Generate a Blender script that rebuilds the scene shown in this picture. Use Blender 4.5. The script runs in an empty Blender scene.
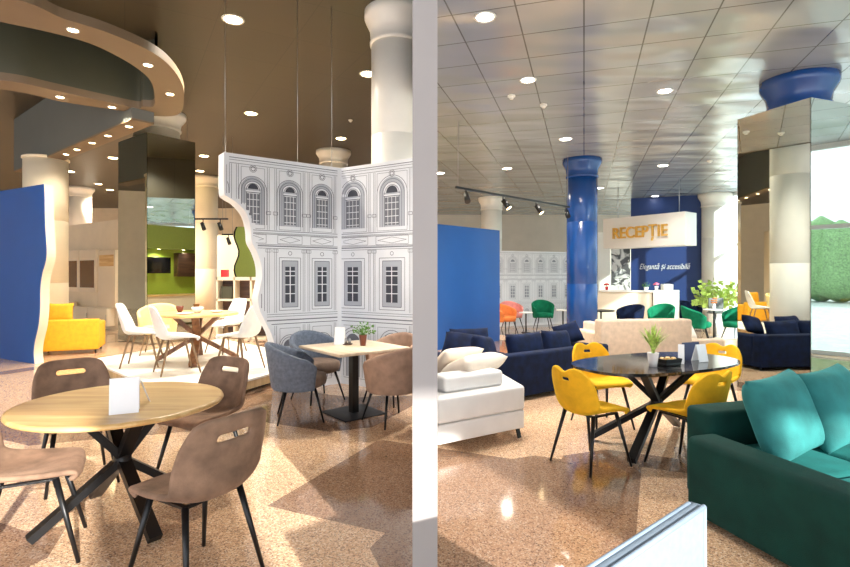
import bpy, bmesh, math, random
from mathutils import Vector, Matrix
random.seed(7)
PI = math.pi
F, CX, YH, H = 520.0, 425.0, 275.0, 1.55      # the surveyed camera: focal length, centre, horizon, eye height
ZL, ZR = 5.4, 4.1                              # ceiling heights of the two halls
SC = bpy.context.scene
COL = SC.collection

def G(px, py, z=0.0):                          # survey point: where the sight line meets the level z
    d = F * (H - z) / (py - YH)
    return Vector(((px - CX) / F * d, d, z))
def X(px, d): return (px - CX) / F * d

# ------------------------------------------------------------------ materials
def lin(c):
    return tuple(((v/255)/12.92 if v/255 <= .04045 else ((v/255+.055)/1.055)**2.4) for v in c) + (1,)
def base_mat(name):
    m = bpy.data.materials.new(name); m.use_nodes = True
    nt = m.node_tree; b = nt.nodes['Principled BSDF']
    return m, nt, b
def mat(name, rgb, rough=.5, metal=0, spec=.5, var=.0, scale=20, bump=0, bscale=200, sheen=0, trans=0, coat=0):
    m, nt, b = base_mat(name)
    b.inputs['Roughness'].default_value = rough
    b.inputs['Metallic'].default_value = metal
    b.inputs['Specular IOR Level'].default_value = spec
    b.inputs['Base Color'].default_value = lin(rgb)
    if sheen:
        b.inputs['Sheen Weight'].default_value = sheen; b.inputs['Sheen Roughness'].default_value = .35
        b.inputs['Sheen Tint'].default_value = lin([min(255, v*1.3+30) for v in rgb])
    if coat: b.inputs['Coat Weight'].default_value = coat; b.inputs['Coat Roughness'].default_value = .08
    if trans: b.inputs['Transmission Weight'].default_value = trans
    tc = nt.nodes.new('ShaderNodeTexCoord')
    if var:
        n = nt.nodes.new('ShaderNodeTexNoise'); n.inputs['Scale'].default_value = scale; n.inputs['Detail'].default_value = 4
        r = nt.nodes.new('ShaderNodeValToRGB')
        r.color_ramp.elements[0].position = .3; r.color_ramp.elements[1].position = .7
        r.color_ramp.elements[0].color = lin([max(0, v*(1-var)) for v in rgb])
        r.color_ramp.elements[1].color = lin([min(255, v*(1+var)) for v in rgb])
        nt.links.new(tc.outputs['Object'], n.inputs['Vector']); nt.links.new(n.outputs['Fac'], r.inputs['Fac'])
        nt.links.new(r.outputs['Color'], b.inputs['Base Color'])
    if bump:
        n = nt.nodes.new('ShaderNodeTexNoise'); n.inputs['Scale'].default_value = bscale; n.inputs['Detail'].default_value = 3
        bp = nt.nodes.new('ShaderNodeBump'); bp.inputs['Strength'].default_value = bump; bp.inputs['Distance'].default_value = .01
        nt.links.new(tc.outputs['Object'], n.inputs['Vector']); nt.links.new(n.outputs['Fac'], bp.inputs['Height'])
        nt.links.new(bp.outputs['Normal'], b.inputs['Normal'])
    return m
def emit_mat(name, rgb, s):
    m = bpy.data.materials.new(name); m.use_nodes = True; nt = m.node_tree; nt.nodes.clear()
    e = nt.nodes.new('ShaderNodeEmission'); o = nt.nodes.new('ShaderNodeOutputMaterial')
    e.inputs['Color'].default_value = lin(rgb); e.inputs['Strength'].default_value = s
    nt.links.new(e.outputs[0], o.inputs[0]); return m
def wood_mat(name, c1, c2, rough=.4, axis=0, scale=6):
    m, nt, b = base_mat(name)
    tc = nt.nodes.new('ShaderNodeTexCoord'); mp = nt.nodes.new('ShaderNodeMapping')
    sc = [14, 14, 14]; sc[axis] = 1.2
    mp.inputs['Scale'].default_value = sc
    n = nt.nodes.new('ShaderNodeTexNoise'); n.inputs['Scale'].default_value = scale/5; n.inputs['Detail'].default_value = 6
    n.inputs['Distortion'].default_value = .6
    r = nt.nodes.new('ShaderNodeValToRGB'); r.color_ramp.elements[0].position = .35; r.color_ramp.elements[1].position = .65
    r.color_ramp.elements[0].color = lin(c1); r.color_ramp.elements[1].color = lin(c2)
    nt.links.new(tc.outputs['Object'], mp.inputs[0]); nt.links.new(mp.outputs[0], n.inputs['Vector'])
    nt.links.new(n.outputs['Fac'], r.inputs['Fac']); nt.links.new(r.outputs['Color'], b.inputs['Base Color'])
    b.inputs['Roughness'].default_value = rough
    return m
def glass_mat(name, tint=(235, 245, 245), refl=.08):
    m = bpy.data.materials.new(name); m.use_nodes = True; nt = m.node_tree; nt.nodes.clear()
    t = nt.nodes.new('ShaderNodeBsdfTransparent'); g = nt.nodes.new('ShaderNodeBsdfGlossy'); x = nt.nodes.new('ShaderNodeMixShader')
    o = nt.nodes.new('ShaderNodeOutputMaterial')
    t.inputs[0].default_value = lin(tint); g.inputs['Roughness'].default_value = .02; x.inputs[0].default_value = refl
    nt.links.new(t.outputs[0], x.inputs[1]); nt.links.new(g.outputs[0], x.inputs[2]); nt.links.new(x.outputs[0], o.inputs[0])
    return m
def floor_mat():
    m, nt, b = base_mat('granite_floor')
    L = nt.links.new; N = nt.nodes.new
    tc = N('ShaderNodeTexCoord'); mp = N('ShaderNodeMapping'); mp.inputs['Rotation'].default_value = (0, 0, math.radians(24))
    L(tc.outputs['Object'], mp.inputs[0])
    # speckle
    v = N('ShaderNodeTexVoronoi'); v.inputs['Scale'].default_value = 130; v.feature = 'F1'
    L(tc.outputs['Object'], v.inputs['Vector'])
    sep = N('ShaderNodeSeparateColor'); L(v.outputs['Color'], sep.inputs[0])
    cr = N('ShaderNodeValToRGB'); cr.color_ramp.interpolation = 'CONSTANT'
    els = cr.color_ramp.elements
    els[0].position = 0; els[0].color = lin((150, 120, 100)); els[1].position = .12; els[1].color = lin((206, 166, 134))
    for p, c in ((.38, (230, 194, 158)), (.66, (218, 180, 144)), (.82, (242, 218, 188)), (.94, (178, 146, 120))):
        e = els.new(p); e.color = lin(c)
    L(sep.outputs[0], cr.inputs['Fac'])
    # grey slabs set among the pink ones: slab-wise random
    br = N('ShaderNodeTexBrick'); br.inputs['Scale'].default_value = 1.0; br.offset = .5
    br.inputs['Brick Width'].default_value = 1.2; br.inputs['Row Height'].default_value = .6; br.inputs['Mortar Size'].default_value = .003
    br.inputs['Color1'].default_value = (0, 0, 0, 1); br.inputs['Color2'].default_value = (1, 1, 1, 1); br.inputs['Mortar'].default_value = (.5, .5, .5, 1)
    L(mp.outputs[0], br.inputs['Vector'])
    big = N('ShaderNodeTexVoronoi'); big.inputs['Scale'].default_value = .6; big.distance = 'CHEBYCHEV'
    L(mp.outputs[0], big.inputs['Vector'])
    s2 = N('ShaderNodeSeparateColor'); L(big.outputs['Color'], s2.inputs[0])
    gt = N('ShaderNodeMath'); gt.operation = 'GREATER_THAN'; gt.inputs[1].default_value = .64; L(s2.outputs[0], gt.inputs[0])
    mul = N('ShaderNodeMath'); mul.operation = 'MULTIPLY'; mul.inputs[1].default_value = .85; L(gt.outputs[0], mul.inputs[0])
    mx = N('ShaderNodeMix'); mx.data_type = 'RGBA'; mx.blend_type = 'MULTIPLY'
    L(mul.outputs[0], mx.inputs['Factor']); L(cr.outputs[0], mx.inputs[6]); mx.inputs[7].default_value = lin((158, 148, 150))
    m2 = N('ShaderNodeMix'); m2.data_type = 'RGBA'; m2.blend_type = 'MULTIPLY'; m2.inputs['Factor'].default_value = .45
    crm = N('ShaderNodeValToRGB'); crm.color_ramp.elements[0].color = (.35, .33, .32, 1); crm.color_ramp.elements[1].color = (1, 1, 1, 1)
    crm.color_ramp.elements[0].position = .0; crm.color_ramp.elements[1].position = .05
    inv = N('ShaderNodeMath'); inv.operation = 'SUBTRACT'; inv.inputs[0].default_value = 1; L(br.outputs['Fac'], inv.inputs[1])
    L(inv.outputs[0], crm.inputs['Fac'])
    L(mx.outputs[2], m2.inputs[6]); L(crm.outputs[0], m2.inputs[7])
    L(m2.outputs[2], b.inputs['Base Color'])
    b.inputs['Roughness'].default_value = .09; b.inputs['Specular IOR Level'].default_value = .8
    return m
def ceiling_tiles():
    m, nt, b = base_mat('metal_ceiling_tile'); L = nt.links.new; N = nt.nodes.new
    tc = N('ShaderNodeTexCoord'); mp = N('ShaderNodeMapping'); mp.inputs['Rotation'].default_value = (0, 0, math.radians(17))
    L(tc.outputs['Object'], mp.inputs[0])
    br = N('ShaderNodeTexBrick'); br.offset = 0; br.inputs['Scale'].default_value = 1
    br.inputs['Brick Width'].default_value = .62; br.inputs['Row Height'].default_value = .62; br.inputs['Mortar Size'].default_value = .008
    br.inputs['Color1'].default_value = lin((178, 183, 186)); br.inputs['Color2'].default_value = lin((170, 175, 178)); br.inputs['Mortar'].default_value = lin((112, 113, 111))
    L(mp.outputs[0], br.inputs['Vector']); L(br.outputs['Color'], b.inputs['Base Color'])
    b.inputs['Metallic'].default_value = .3; b.inputs['Roughness'].default_value = .22
    n = N('ShaderNodeTexNoise'); n.inputs['Scale'].default_value = 1.3; n.inputs['Detail'].default_value = 1
    mp2 = N('ShaderNodeMapping'); mp2.inputs['Scale'].default_value = (.5, 1.3, 1); L(tc.outputs['Object'], mp2.inputs[0]); L(mp2.outputs[0], n.inputs['Vector'])
    bp = N('ShaderNodeBump'); bp.inputs['Strength'].default_value = .6; bp.inputs['Distance'].default_value = .15
    L(n.outputs['Fac'], bp.inputs['Height']); L(bp.outputs[0], b.inputs['Normal'])
    return m
def brown_ceiling():
    m, nt, b = base_mat('brown_ceiling'); L = nt.links.new; N = nt.nodes.new
    tc = N('ShaderNodeTexCoord'); br = N('ShaderNodeTexBrick'); br.offset = 0; br.inputs['Scale'].default_value = 1
    br.inputs['Brick Width'].default_value = 1.2; br.inputs['Row Height'].default_value = 1.2; br.inputs['Mortar Size'].default_value = .006
    br.inputs['Color1'].default_value = lin((70, 62, 46)); br.inputs['Color2'].default_value = lin((67, 59, 44)); br.inputs['Mortar'].default_value = lin((52, 46, 34))
    mp = N('ShaderNodeMapping'); mp.inputs['Rotation'].default_value = (0, 0, math.radians(-30)); L(tc.outputs['Object'], mp.inputs[0]); L(mp.outputs[0], br.inputs['Vector'])
    L(br.outputs['Color'], b.inputs['Base Color']); b.inputs['Roughness'].default_value = .45
    return m
def marble_mat(name, c1, c2, scale=3, rough=.08, sharp=(.45, .56)):
    m, nt, b = base_mat(name); L = nt.links.new; N = nt.nodes.new
    tc = N('ShaderNodeTexCoord'); n = N('ShaderNodeTexNoise'); n.inputs['Scale'].default_value = scale; n.inputs['Detail'].default_value = 8; n.inputs['Distortion'].default_value = 1.5
    r = N('ShaderNodeValToRGB'); r.color_ramp.elements[0].position = sharp[0]; r.color_ramp.elements[1].position = sharp[1]
    r.color_ramp.elements[0].color = lin(c1); r.color_ramp.elements[1].color = lin(c2)
    L(tc.outputs['Object'], n.inputs['Vector']); L(n.outputs['Fac'], r.inputs['Fac']); L(r.outputs[0], b.inputs['Base Color'])
    b.inputs['Roughness'].default_value = rough
    return m

MT = dict(
    floor=floor_mat(), tiles=ceiling_tiles(), brown=brown_ceiling(),
    part_wall=mat('partition_paint', (158, 154, 154), .8, var=.01, scale=3),
    cream=mat('cream_plaster', (236, 222, 196), .7, var=.02, scale=2),
    creamlam=mat('cream_laminate', (240, 226, 202), .3, var=.01, scale=2),
    beigewall=mat('beige_plaster', (214, 203, 190), .8, var=.02, scale=2),
    white=mat('white_paint', (238, 236, 230), .55, var=.01, scale=2),
    colwhite=mat('white_column_paint', (240, 236, 226), .4, var=.015, scale=3),
    colblue=mat('blue_column_paint', (20, 72, 142), .25, spec=.6, var=.03, scale=3),
    bluewall=mat('blue_panel_paint', (22, 84, 162), .35, var=.02, scale=2),
    navywall=mat('deep_blue_wall_paint', (8, 42, 98), .5, var=.02, scale=2),
    olive=mat('dark_olive_paint', (74, 74, 58), .6, var=.03, scale=1.5),
    slate=mat('slate_grey_paint', (100, 104, 102), .6, var=.02, scale=1.5),
    soffit=mat('brown_soffit_paint', (120, 102, 80), .5, var=.02, scale=2),
    mirror=mat('mirror', (205, 212, 208), .015, metal=1),
    black=mat('black_metal', (22, 22, 24), .35, metal=.3, var=.05),
    blackmat=mat('matt_black_plate', (34, 36, 42), .5, var=.05),
    brownleather=mat('brown_suede', (136, 110, 92), .85, spec=.2, var=.16, scale=9, bump=.25, bscale=160, sheen=.3),
    tanfab=mat('taupe_velvet', (170, 140, 120), .85, spec=.2, var=.08, scale=12, bump=.2, bscale=200, sheen=.3),
    greyfab=mat('blue_grey_fabric', (102, 112, 128), .8, var=.1, scale=30, bump=.3, bscale=300, sheen=.2),
    seattaupe=mat('taupe_seat_fabric', (126, 106, 92), .75, var=.08, scale=14, bump=.2, bscale=200),
    yellow=mat('yellow_velvet', (232, 176, 36), .85, spec=.2, var=.07, scale=9, bump=.15, bscale=200, sheen=.35),
    yellowsofa=mat('yellow_sofa_fabric', (238, 176, 40), .8, var=.05, scale=12, bump=.2, bscale=200),
    paleyellow=mat('pale_yellow_fabric', (240, 218, 150), .7, var=.03, scale=12),
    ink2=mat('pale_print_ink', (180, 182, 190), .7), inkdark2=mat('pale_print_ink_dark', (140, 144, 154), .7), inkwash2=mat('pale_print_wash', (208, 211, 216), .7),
    whitefab=mat('white_quilted_fabric', (230, 230, 228), .6, var=.02, scale=12),
    navy=mat('navy_velvet', (14, 26, 54), .85, spec=.2, var=.3, scale=8, bump=.2, bscale=160, sheen=.08),
    navybright=mat('blue_velvet', (34, 64, 130), .85, spec=.2, var=.2, scale=8, bump=.2, bscale=160, sheen=.25),
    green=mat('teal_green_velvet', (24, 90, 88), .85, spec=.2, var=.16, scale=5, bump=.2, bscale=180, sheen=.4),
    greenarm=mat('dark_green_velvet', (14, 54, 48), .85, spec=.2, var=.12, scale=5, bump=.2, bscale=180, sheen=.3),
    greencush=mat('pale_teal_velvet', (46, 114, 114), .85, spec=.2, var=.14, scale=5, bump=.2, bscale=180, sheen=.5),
    greenchair=mat('emerald_velvet', (12, 110, 78), .85, spec=.2, var=.12, scale=9, sheen=.3),
    pink=mat('pink_velvet', (216, 138, 132), .85, spec=.2, var=.06, scale=9, sheen=.3),
    orangefab=mat('orange_velvet', (206, 118, 62), .85, spec=.2, var=.06, scale=9, sheen=.3),
    cream_sofa=mat('cream_leather', (238, 224, 208), .45, var=.03, scale=6),
    white_leather=mat('white_leather', (236, 234, 232), .42, var=.015, scale=6),
    beige_sofa=mat('beige_fabric', (204, 182, 160), .8, var=.05, scale=14, bump=.2, bscale=250),
    lightblue=mat('pale_blue_fabric', (122, 138, 156), .85, spec=.2, var=.03, scale=40, bump=.2, bscale=300),
    piping=mat('blue_grey_piping', (128, 146, 168), .6, var=.03),
    oak=wood_mat('oak_table_wood', (214, 168, 104), (240, 206, 146), .3, axis=0),
    oakpale=wood_mat('pale_oak', (206, 184, 156), (226, 208, 182), .4, axis=0),
    paneloak=wood_mat('vertical_oak_panel', (178, 150, 108), (206, 180, 136), .5, axis=2),
    walnut=wood_mat('walnut_wood', (96, 62, 40), (134, 92, 62), .45, axis=2),
    darkwood=wood_mat('dark_wood', (60, 38, 26), (92, 62, 44), .5, axis=0),
    legwood=wood_mat('ash_leg_wood', (120, 94, 68), (150, 120, 88), .5, axis=2),
    blackmarble=marble_mat('black_marble', (34, 34, 36), (88, 84, 82), 6, .06, (.5, .62)),
    greymarble=marble_mat('grey_marble', (70, 70, 70), (206, 204, 200), 3, .25),
    rug=mat('pale_platform_surface', (228, 224, 216), .5, var=.03, scale=3),
    brownglass=mat('smoked_brown_glass', (104, 70, 40), .08, var=.05),
    limegreen=mat('lime_green_paint', (152, 176, 60), .5, var=.02),
    moss=mat('moss_green_paint', (120, 134, 60), .5, var=.02),
    screen=mat('black_screen', (16, 16, 20), .12),
    leaf=mat('leaf_green', (86, 132, 46), .5, var=.3, scale=20),
    leaflight=mat('pale_leaf_green', (166, 190, 96), .5, var=.25, scale=30),
    potbrown=mat('brown_pot_glaze', (112, 58, 42), .35, var=.05),
    potwhite=mat('white_pot_glaze', (238, 232, 230), .25, var=.01),
    card=mat('white_card', (244, 244, 246), .5, var=.005),
    navycard=mat('navy_card', (28, 40, 84), .5, var=.02),
    gold=mat('gold_letter_metal', (232, 186, 92), .35, metal=.4, var=.05),
    silver=mat('silver_letter', (226, 226, 230), .3, metal=.2),
    steel=mat('brushed_steel', (170, 172, 176), .3, metal=.9),
    red=mat('red_gloss', (196, 34, 40), .35, var=.03),
    pinkfl=mat('pink_petal', (226, 110, 140), .6, var=.1, scale=30),
    redfl=mat('red_petal', (200, 44, 34), .6, var=.1, scale=30),
    ink=mat('print_ink', (112, 114, 122), .7), inkdark=mat('print_ink_dark', (62, 64, 74), .7), inkwash=mat('print_wash', (176, 180, 188), .7),
    print=mat('print_paper', (226, 228, 232), .6, var=.015, scale=2),
    lamp=emit_mat('downlight_glow', (255, 250, 240), 14), lampwarm=emit_mat('warm_spot_glow', (255, 226, 170), 18),
    glass=glass_mat('window_glass'), tableglass=glass_mat('clear_glass', (225, 238, 238), .15),
    frame=mat('white_window_frame', (226, 230, 232), .4), pave=mat('pale_paving', (190, 188, 182), .8, var=.06, scale=3),
    hedge=mat('hedge_leaves', (120, 146, 96), .7, var=.3, scale=14, bump=.5, bscale=30),
    duct=mat('duct_metal', (176, 184, 186), .3, metal=.8, bump=.3, bscale=20),
)

# ------------------------------------------------------------------ mesh builder
class B:
    def __init__(s): s.bm = bmesh.new(); s.mi = 0; s.smooth = []
    def _fin(s, faces, smooth=False):
        for f in faces: f.material_index = s.mi; f.smooth = smooth
    def box(s, x0, x1, y0, y1, z0, z1, r=0, seg=2, M=None, smooth=None):
        geo = bmesh.ops.create_cube(s.bm, size=1)
        vs = geo['verts']
        for v in vs:
            v.co = Vector((x0+(v.co.x+.5)*(x1-x0), y0+(v.co.y+.5)*(y1-y0), z0+(v.co.z+.5)*(z1-z0)))
        fs = list({f for v in vs for f in v.link_faces})
        if r > 0:
            es = list({e for v in vs for e in v.link_edges})
            res = bmesh.ops.bevel(s.bm, geom=es, offset=r, segments=seg, profile=.5, affect='EDGES')
            fs = list({f for v in res['verts'] for f in v.link_faces} | {f for f in fs if f.is_valid})
            vs = list({v for f in fs for v in f.verts})
        if M is not None:
            for v in vs: v.co = M @ v.co
        s._fin(fs, (r > 0) if smooth is None else smooth)
        return vs
    def tube(s, p, q, r0, r1=None, n=10, sm=True, caps=True):
        p, q = Vector(p), Vector(q); r1 = r0 if r1 is None else r1
        d = (q-p).normalized(); a = d.orthogonal().normalized(); b = d.cross(a)
        A = [s.bm.verts.new(p + r0*(math.cos(2*PI*k/n)*a + math.sin(2*PI*k/n)*b)) for k in range(n)]
        C = [s.bm.verts.new(q + r1*(math.cos(2*PI*k/n)*a + math.sin(2*PI*k/n)*b)) for k in range(n)]
        fs = [s.bm.faces.new((A[k], A[(k+1) % n], C[(k+1) % n], C[k])) for k in range(n)]
        s._fin(fs, sm)
        if caps: s._fin([s.bm.faces.new(A[::-1]), s.bm.faces.new(C)], False)
    def bar(s, p, q, w, h):                       # rectangular bar
        p, q = Vector(p), Vector(q); d = (q-p).normalized()
        a = d.cross(Vector((0, 0, 1)))
        a = a.normalized() if a.length > 1e-4 else Vector((1, 0, 0)); b = a.cross(d).normalized()
        P = []
        for c in (p, q):
            P.append([s.bm.verts.new(c + sx*w/2*a + sy*h/2*b) for sx, sy in ((-1, -1), (1, -1), (1, 1), (-1, 1))])
        fs = [s.bm.faces.new((P[0][k], P[0][(k+1) % 4], P[1][(k+1) % 4], P[1][k])) for k in range(4)]
        fs += [s.bm.faces.new(P[0][::-1]), s.bm.faces.new(P[1])]; s._fin(fs)
    def lathe(s, prof, n=32, c=(0, 0, 0), sm=True, closed=True, sx=1, sy=1):
        c = Vector(c); R = []
        for r, z in prof:
            R.append([s.bm.verts.new(c + Vector((r*sx*math.cos(2*PI*k/n), r*sy*math.sin(2*PI*k/n), z))) for k in range(n)])
        fs = []
        for i in range(len(R)-1):
            for k in range(n): fs.append(s.bm.faces.new((R[i][k], R[i][(k+1) % n], R[i+1][(k+1) % n], R[i+1][k])))
        s._fin(fs, sm)
        if closed: s._fin([s.bm.faces.new(R[0][::-1]), s.bm.faces.new(R[-1])], False)
    def prism(s, pts, z0, z1):                    # plan polygon
        a = [s.bm.verts.new((p[0], p[1], z0)) for p in pts]; b = [s.bm.verts.new((p[0], p[1], z1)) for p in pts]
        n = len(pts); fs = [s.bm.faces.new((a[k], a[(k+1) % n], b[(k+1) % n], b[k])) for k in range(n)]
        fs += [s.bm.faces.new(a[::-1]), s.bm.faces.new(b)]; s._fin(fs)
        return fs
    def poly(s, pts):
        f = s.bm.faces.new([s.bm.verts.new(p) for p in pts]); s._fin([f])
    def slab(s, pts, off):                        # 3-D polygon extruded by a vector
        off = Vector(off); a = [s.bm.verts.new(Vector(p)) for p in pts]; b = [s.bm.verts.new(Vector(p)+off) for p in pts]
        n = len(pts); fs = [s.bm.faces.new((a[k], a[(k+1) % n], b[(k+1) % n], b[k])) for k in range(n)]
        fs += [s.bm.faces.new(a[::-1]), s.bm.faces.new(b)]; s._fin(fs)
    def grid(s, fn, nu, nv, hole=None, sm=True):
        V = [[s.bm.verts.new(fn(i/nu, j/nv)) for i in range(nu+1)] for j in range(nv+1)]
        fs = []
        for j in range(nv):
            for i in range(nu):
                if hole and hole((i+.5)/nu, (j+.5)/nv): continue
                fs.append(s.bm.faces.new((V[j][i], V[j][i+1], V[j+1][i+1], V[j+1][i])))
        s._fin(fs, sm)
        for v in [v for r in V for v in r if not v.link_faces]: s.bm.verts.remove(v)
    def pillow(s, w, h, t, M, n=14, e=4):         # w along x, h along z, thickness along y
        def pt(sgn):
            def fn(a, b):
                x, z = 2*a-1, 2*b-1
                k = max(0, 1-abs(x)**e)**.5*max(0, 1-abs(z)**e)**.5
                pin = 1-.07*(1-abs(z)**2)*abs(x)**3; pin2 = 1-.07*(1-abs(x)**2)*abs(z)**3
                return M @ Vector((x*w/2*pin, sgn*t/2*k, z*h/2*pin2))
            return fn
        s.grid(pt(1), n, n); s.grid(pt(-1), n, n)
        bmesh.ops.remove_doubles(s.bm, verts=s.bm.verts[:], dist=.0008)

def finish(b, name, mats, parent=None, loc=None, rz=0, mods=()):
    bmesh.ops.recalc_face_normals(b.bm, faces=b.bm.faces[:])
    me = bpy.data.meshes.new(name); b.bm.to_mesh(me); b.bm.free()
    for m in (mats if isinstance(mats, (list, tuple)) else [mats]): me.materials.append(MT[m] if isinstance(m, str) else m)
    o = bpy.data.objects.new(name, me); COL.objects.link(o)
    if loc is not None: o.location = loc
    if rz: o.rotation_euler = (0, 0, rz)
    if parent: o.parent = parent
    for kind, kw in mods:
        md = o.modifiers.new(kind.lower(), kind)
        for k, v in kw.items(): setattr(md, k, v)
    return o
def tag(o, label=None, cat=None, group=None, kind=None):
    if label: o['label'] = label
    if cat: o['category'] = cat
    if group: o['group'] = group
    if kind: o['kind'] = kind
    return o
def thing(name, label, cat, loc=(0, 0, 0), rz=0, group=None):
    o = bpy.data.objects.new(name, None); COL.objects.link(o); o.empty_display_size = .1
    o.location = loc; o.rotation_euler = (0, 0, rz)
    return tag(o, label, cat, group)
def struct(o): o['kind'] = 'structure'; return o
KIDS = {}
def children(o): return [c for c in COL.objects if c.parent == o]
def dup(root, loc, rz, label, group=None):
    def rec(o, par):
        c = o.copy(); COL.objects.link(c)
        if par: c.parent = par
        for k in children(o): rec(k, c)
        return c
    r = rec(root, None); r.location = loc; r.rotation_euler = (0, 0, rz); r['label'] = label
    if group: r['group'] = group
    return r
def face(dx, dy): return math.atan2(dy, dx) - PI/2      # rotation so that local +Y looks along (dx, dy)
SOL = lambda t, off=0: ('SOLIDIFY', dict(thickness=t, offset=off))
SUB = lambda n=1: ('SUBSURF', dict(levels=n, render_levels=n))
def interp(pts, t):
    n = len(pts)-1; x = min(max(t*n, 0), n-1e-6); i = int(x); f = x-i
    g = lambda k: pts[min(max(k, 0), n)]
    p0, p1, p2, p3 = g(i-1), g(i), g(i+1), g(i+2)
    return [.5*((2*b)+(-a+c)*f+(2*a-5*b+4*c-d)*f*f+(-a+3*b-3*c+d)*f**3) for a, b, c, d in zip(p0, p1, p2, p3)]

# ------------------------------------------------------------------ the shell of the place
b = B(); b.box(-20, 9.6, -5, 30, -.1, 0); struct(finish(b, 'floor', 'floor'))
b = B(); b.box(-20, -.06, -5, 30, ZL, ZL+.1); struct(finish(b, 'ceiling', 'brown'))
b = B(); b.box(.06, 9.6, -5, 22, ZR, ZR+.1); struct(finish(b, 'ceiling', 'tiles'))
b = B(); b.box(-.06, .06, -5, 30, ZR, ZL+.1); struct(finish(b, 'trim_bulkhead', 'brown'))
b = B(); b.box(-.06, .06, 2.5, 5.25, 0, ZR); struct(finish(b, 'wall_middle', 'part_wall'))
b = B(); b.box(-20.1, -20, -5, 30, 0, ZL); struct(finish(b, 'wall_left', 'cream'))
b = B(); b.box(-20, .06, 30, 30.1, 0, ZL); struct(finish(b, 'wall_back', 'cream'))
b = B(); b.box(.06, 9.6, 22, 22.1, 0, ZL); struct(finish(b, 'wall_far', 'beigewall'))
b = B(); b.box(9.6, 60, -25, 45, -.12, -.02); struct(finish(b, 'ground', 'pave'))
# window wall on the right
nwin = 0
y = -5.0
while y < 21.9:
    nwin += 1; y1 = min(y+1.8, 22)
    b = B()
    for (a0, a1, z0, z1) in ((y, y+.06, 0, ZR), (y1-.06, y1, 0, ZR), (y+.06, y1-.06, 0, .08), (y+.06, y1-.06, ZR-.1, ZR), (y+.06, y1-.06, 2.45, 2.53)):
        b.box(9.55, 9.65, a0, a1, z0, z1)
    w = struct(finish(b, 'window_%d' % nwin, 'frame'))
    b = B(); b.box(9.595, 9.605, y+.06, y1-.06, .08, ZR-.1); finish(b, 'pane', 'glass', parent=w)
    y = y1

# unseen street side behind the viewer: piers added to cut the sun into patches
for i, (x0, x1) in enumerate(((-9.5, -8.7), (-5.2, -4.4), (-.6, .3), (2.9, 3.7), (6.0, 6.8), (9.0, 9.6))):
    b = B(); b.box(x0, x1, -5.3, -5, 0, ZL); struct(finish(b, 'trim_shade_pier_%d' % (i+1), 'white'))
# ------------------------------------------------------------------ columns
def column(loc, r, h, m, label, capr=1.28, caph=.42, fancy=False):
    t = thing('column', label, 'column', loc)
    b = B(); b.lathe([(r, 0), (r, h*.33), (r-.004, h*.33+.005), (r, h*.33+.01), (r, h*.66), (r-.004, h*.66+.005), (r, h*.66+.01), (r, h-caph)], 40)
    finish(b, 'shaft', m, t)
    c = r*capr; z = h-caph
    b = B(); b.lathe([(r, z), (r*1.06, z+.01), (r*1.06, z+.05), (r*1.02, z+.06), (r*1.06, z+caph*.45), (c*.97, z+caph*.72), (c, z+caph*.8), (c, h)], 40)
    finish(b, 'capital', m, t)
    return t
column((-.43, 7.66, 0), .36, ZL, 'colwhite', 'tall white column rising behind the right end of the line-drawing screen', caph=.5)
column((X(333.5, 16.2), 16.2, 0), .42, ZL, 'colwhite', 'white column whose flared capital shows above the corner of the facade screen')
column((X(46, 11.6), 11.6, 0), .42, 4.15, 'cream', 'cream column between the blue wavy panel and the brown soffit beam', capr=1.02, caph=.05)
column((X(206, 20.5), 20.5, 0), .44, ZL, 'cream', 'cream column just right of the mirror box, behind the white chairs')
column((X(80, 23), 23, 0), .44, ZL, 'colwhite', 'distant white column above the cream television wall')
column((X(582, 11.5), 11.5, 0), .33, ZR, 'colblue', 'tall glossy blue column left of the reception sign')
column((X(491.5, 17.2), 17.2, 0), .34, ZR, 'colwhite', 'white column behind the blue panel under the track spotlights')
column((X(715, 16.4), 16.4, 0), .38, ZR, 'colwhite', 'white column between the reception wall and the windows')
column((-6.4, 12.42, 0), .5, ZL, 'colwhite', 'white column emerging from the mirror box under the curved soffit')
column((4.9, 6.82, 0), .345, ZR, 'colblue', 'blue column with stepped capital rising out of the mirror box', caph=.4)

def mirror_box(C, a, bb, la, lb, h, label):
    C = Vector(C); a = Vector(a).normalized()*la; bb = Vector(bb).normalized()*lb
    ctr = C + (a+bb)/2
    t = thing('mirror_column_cladding', label, 'mirror', (ctr.x, ctr.y, 0))
    P = [C, C+bb, C+bb+a, C+a]
    for i in range(4):
        p, q = P[i]-ctr, P[(i+1) % 4]-ctr
        inn = (-(p+q)/2).normalized()*.012
        b = B(); b.prism([(p.x, p.y), (q.x, q.y), (q.x+inn.x, q.y+inn.y), (p.x+inn.x, p.y+inn.y)], .02, h)
        finish(b, 'mirror_panel', 'mirror', t)
    return t
mirror_box((-6.15, 11.5), (-.8, .6), (.6, .8), 1.42, 1.12, 4.71, 'square mirror box cladding a column, reflecting the green kitchen display')
mirror_box((4.6, 6.2), (-.35, .94), (.94, .35), .96, 1.05, 3.67, 'large mirror box around the blue column beside the teal sofa')

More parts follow.
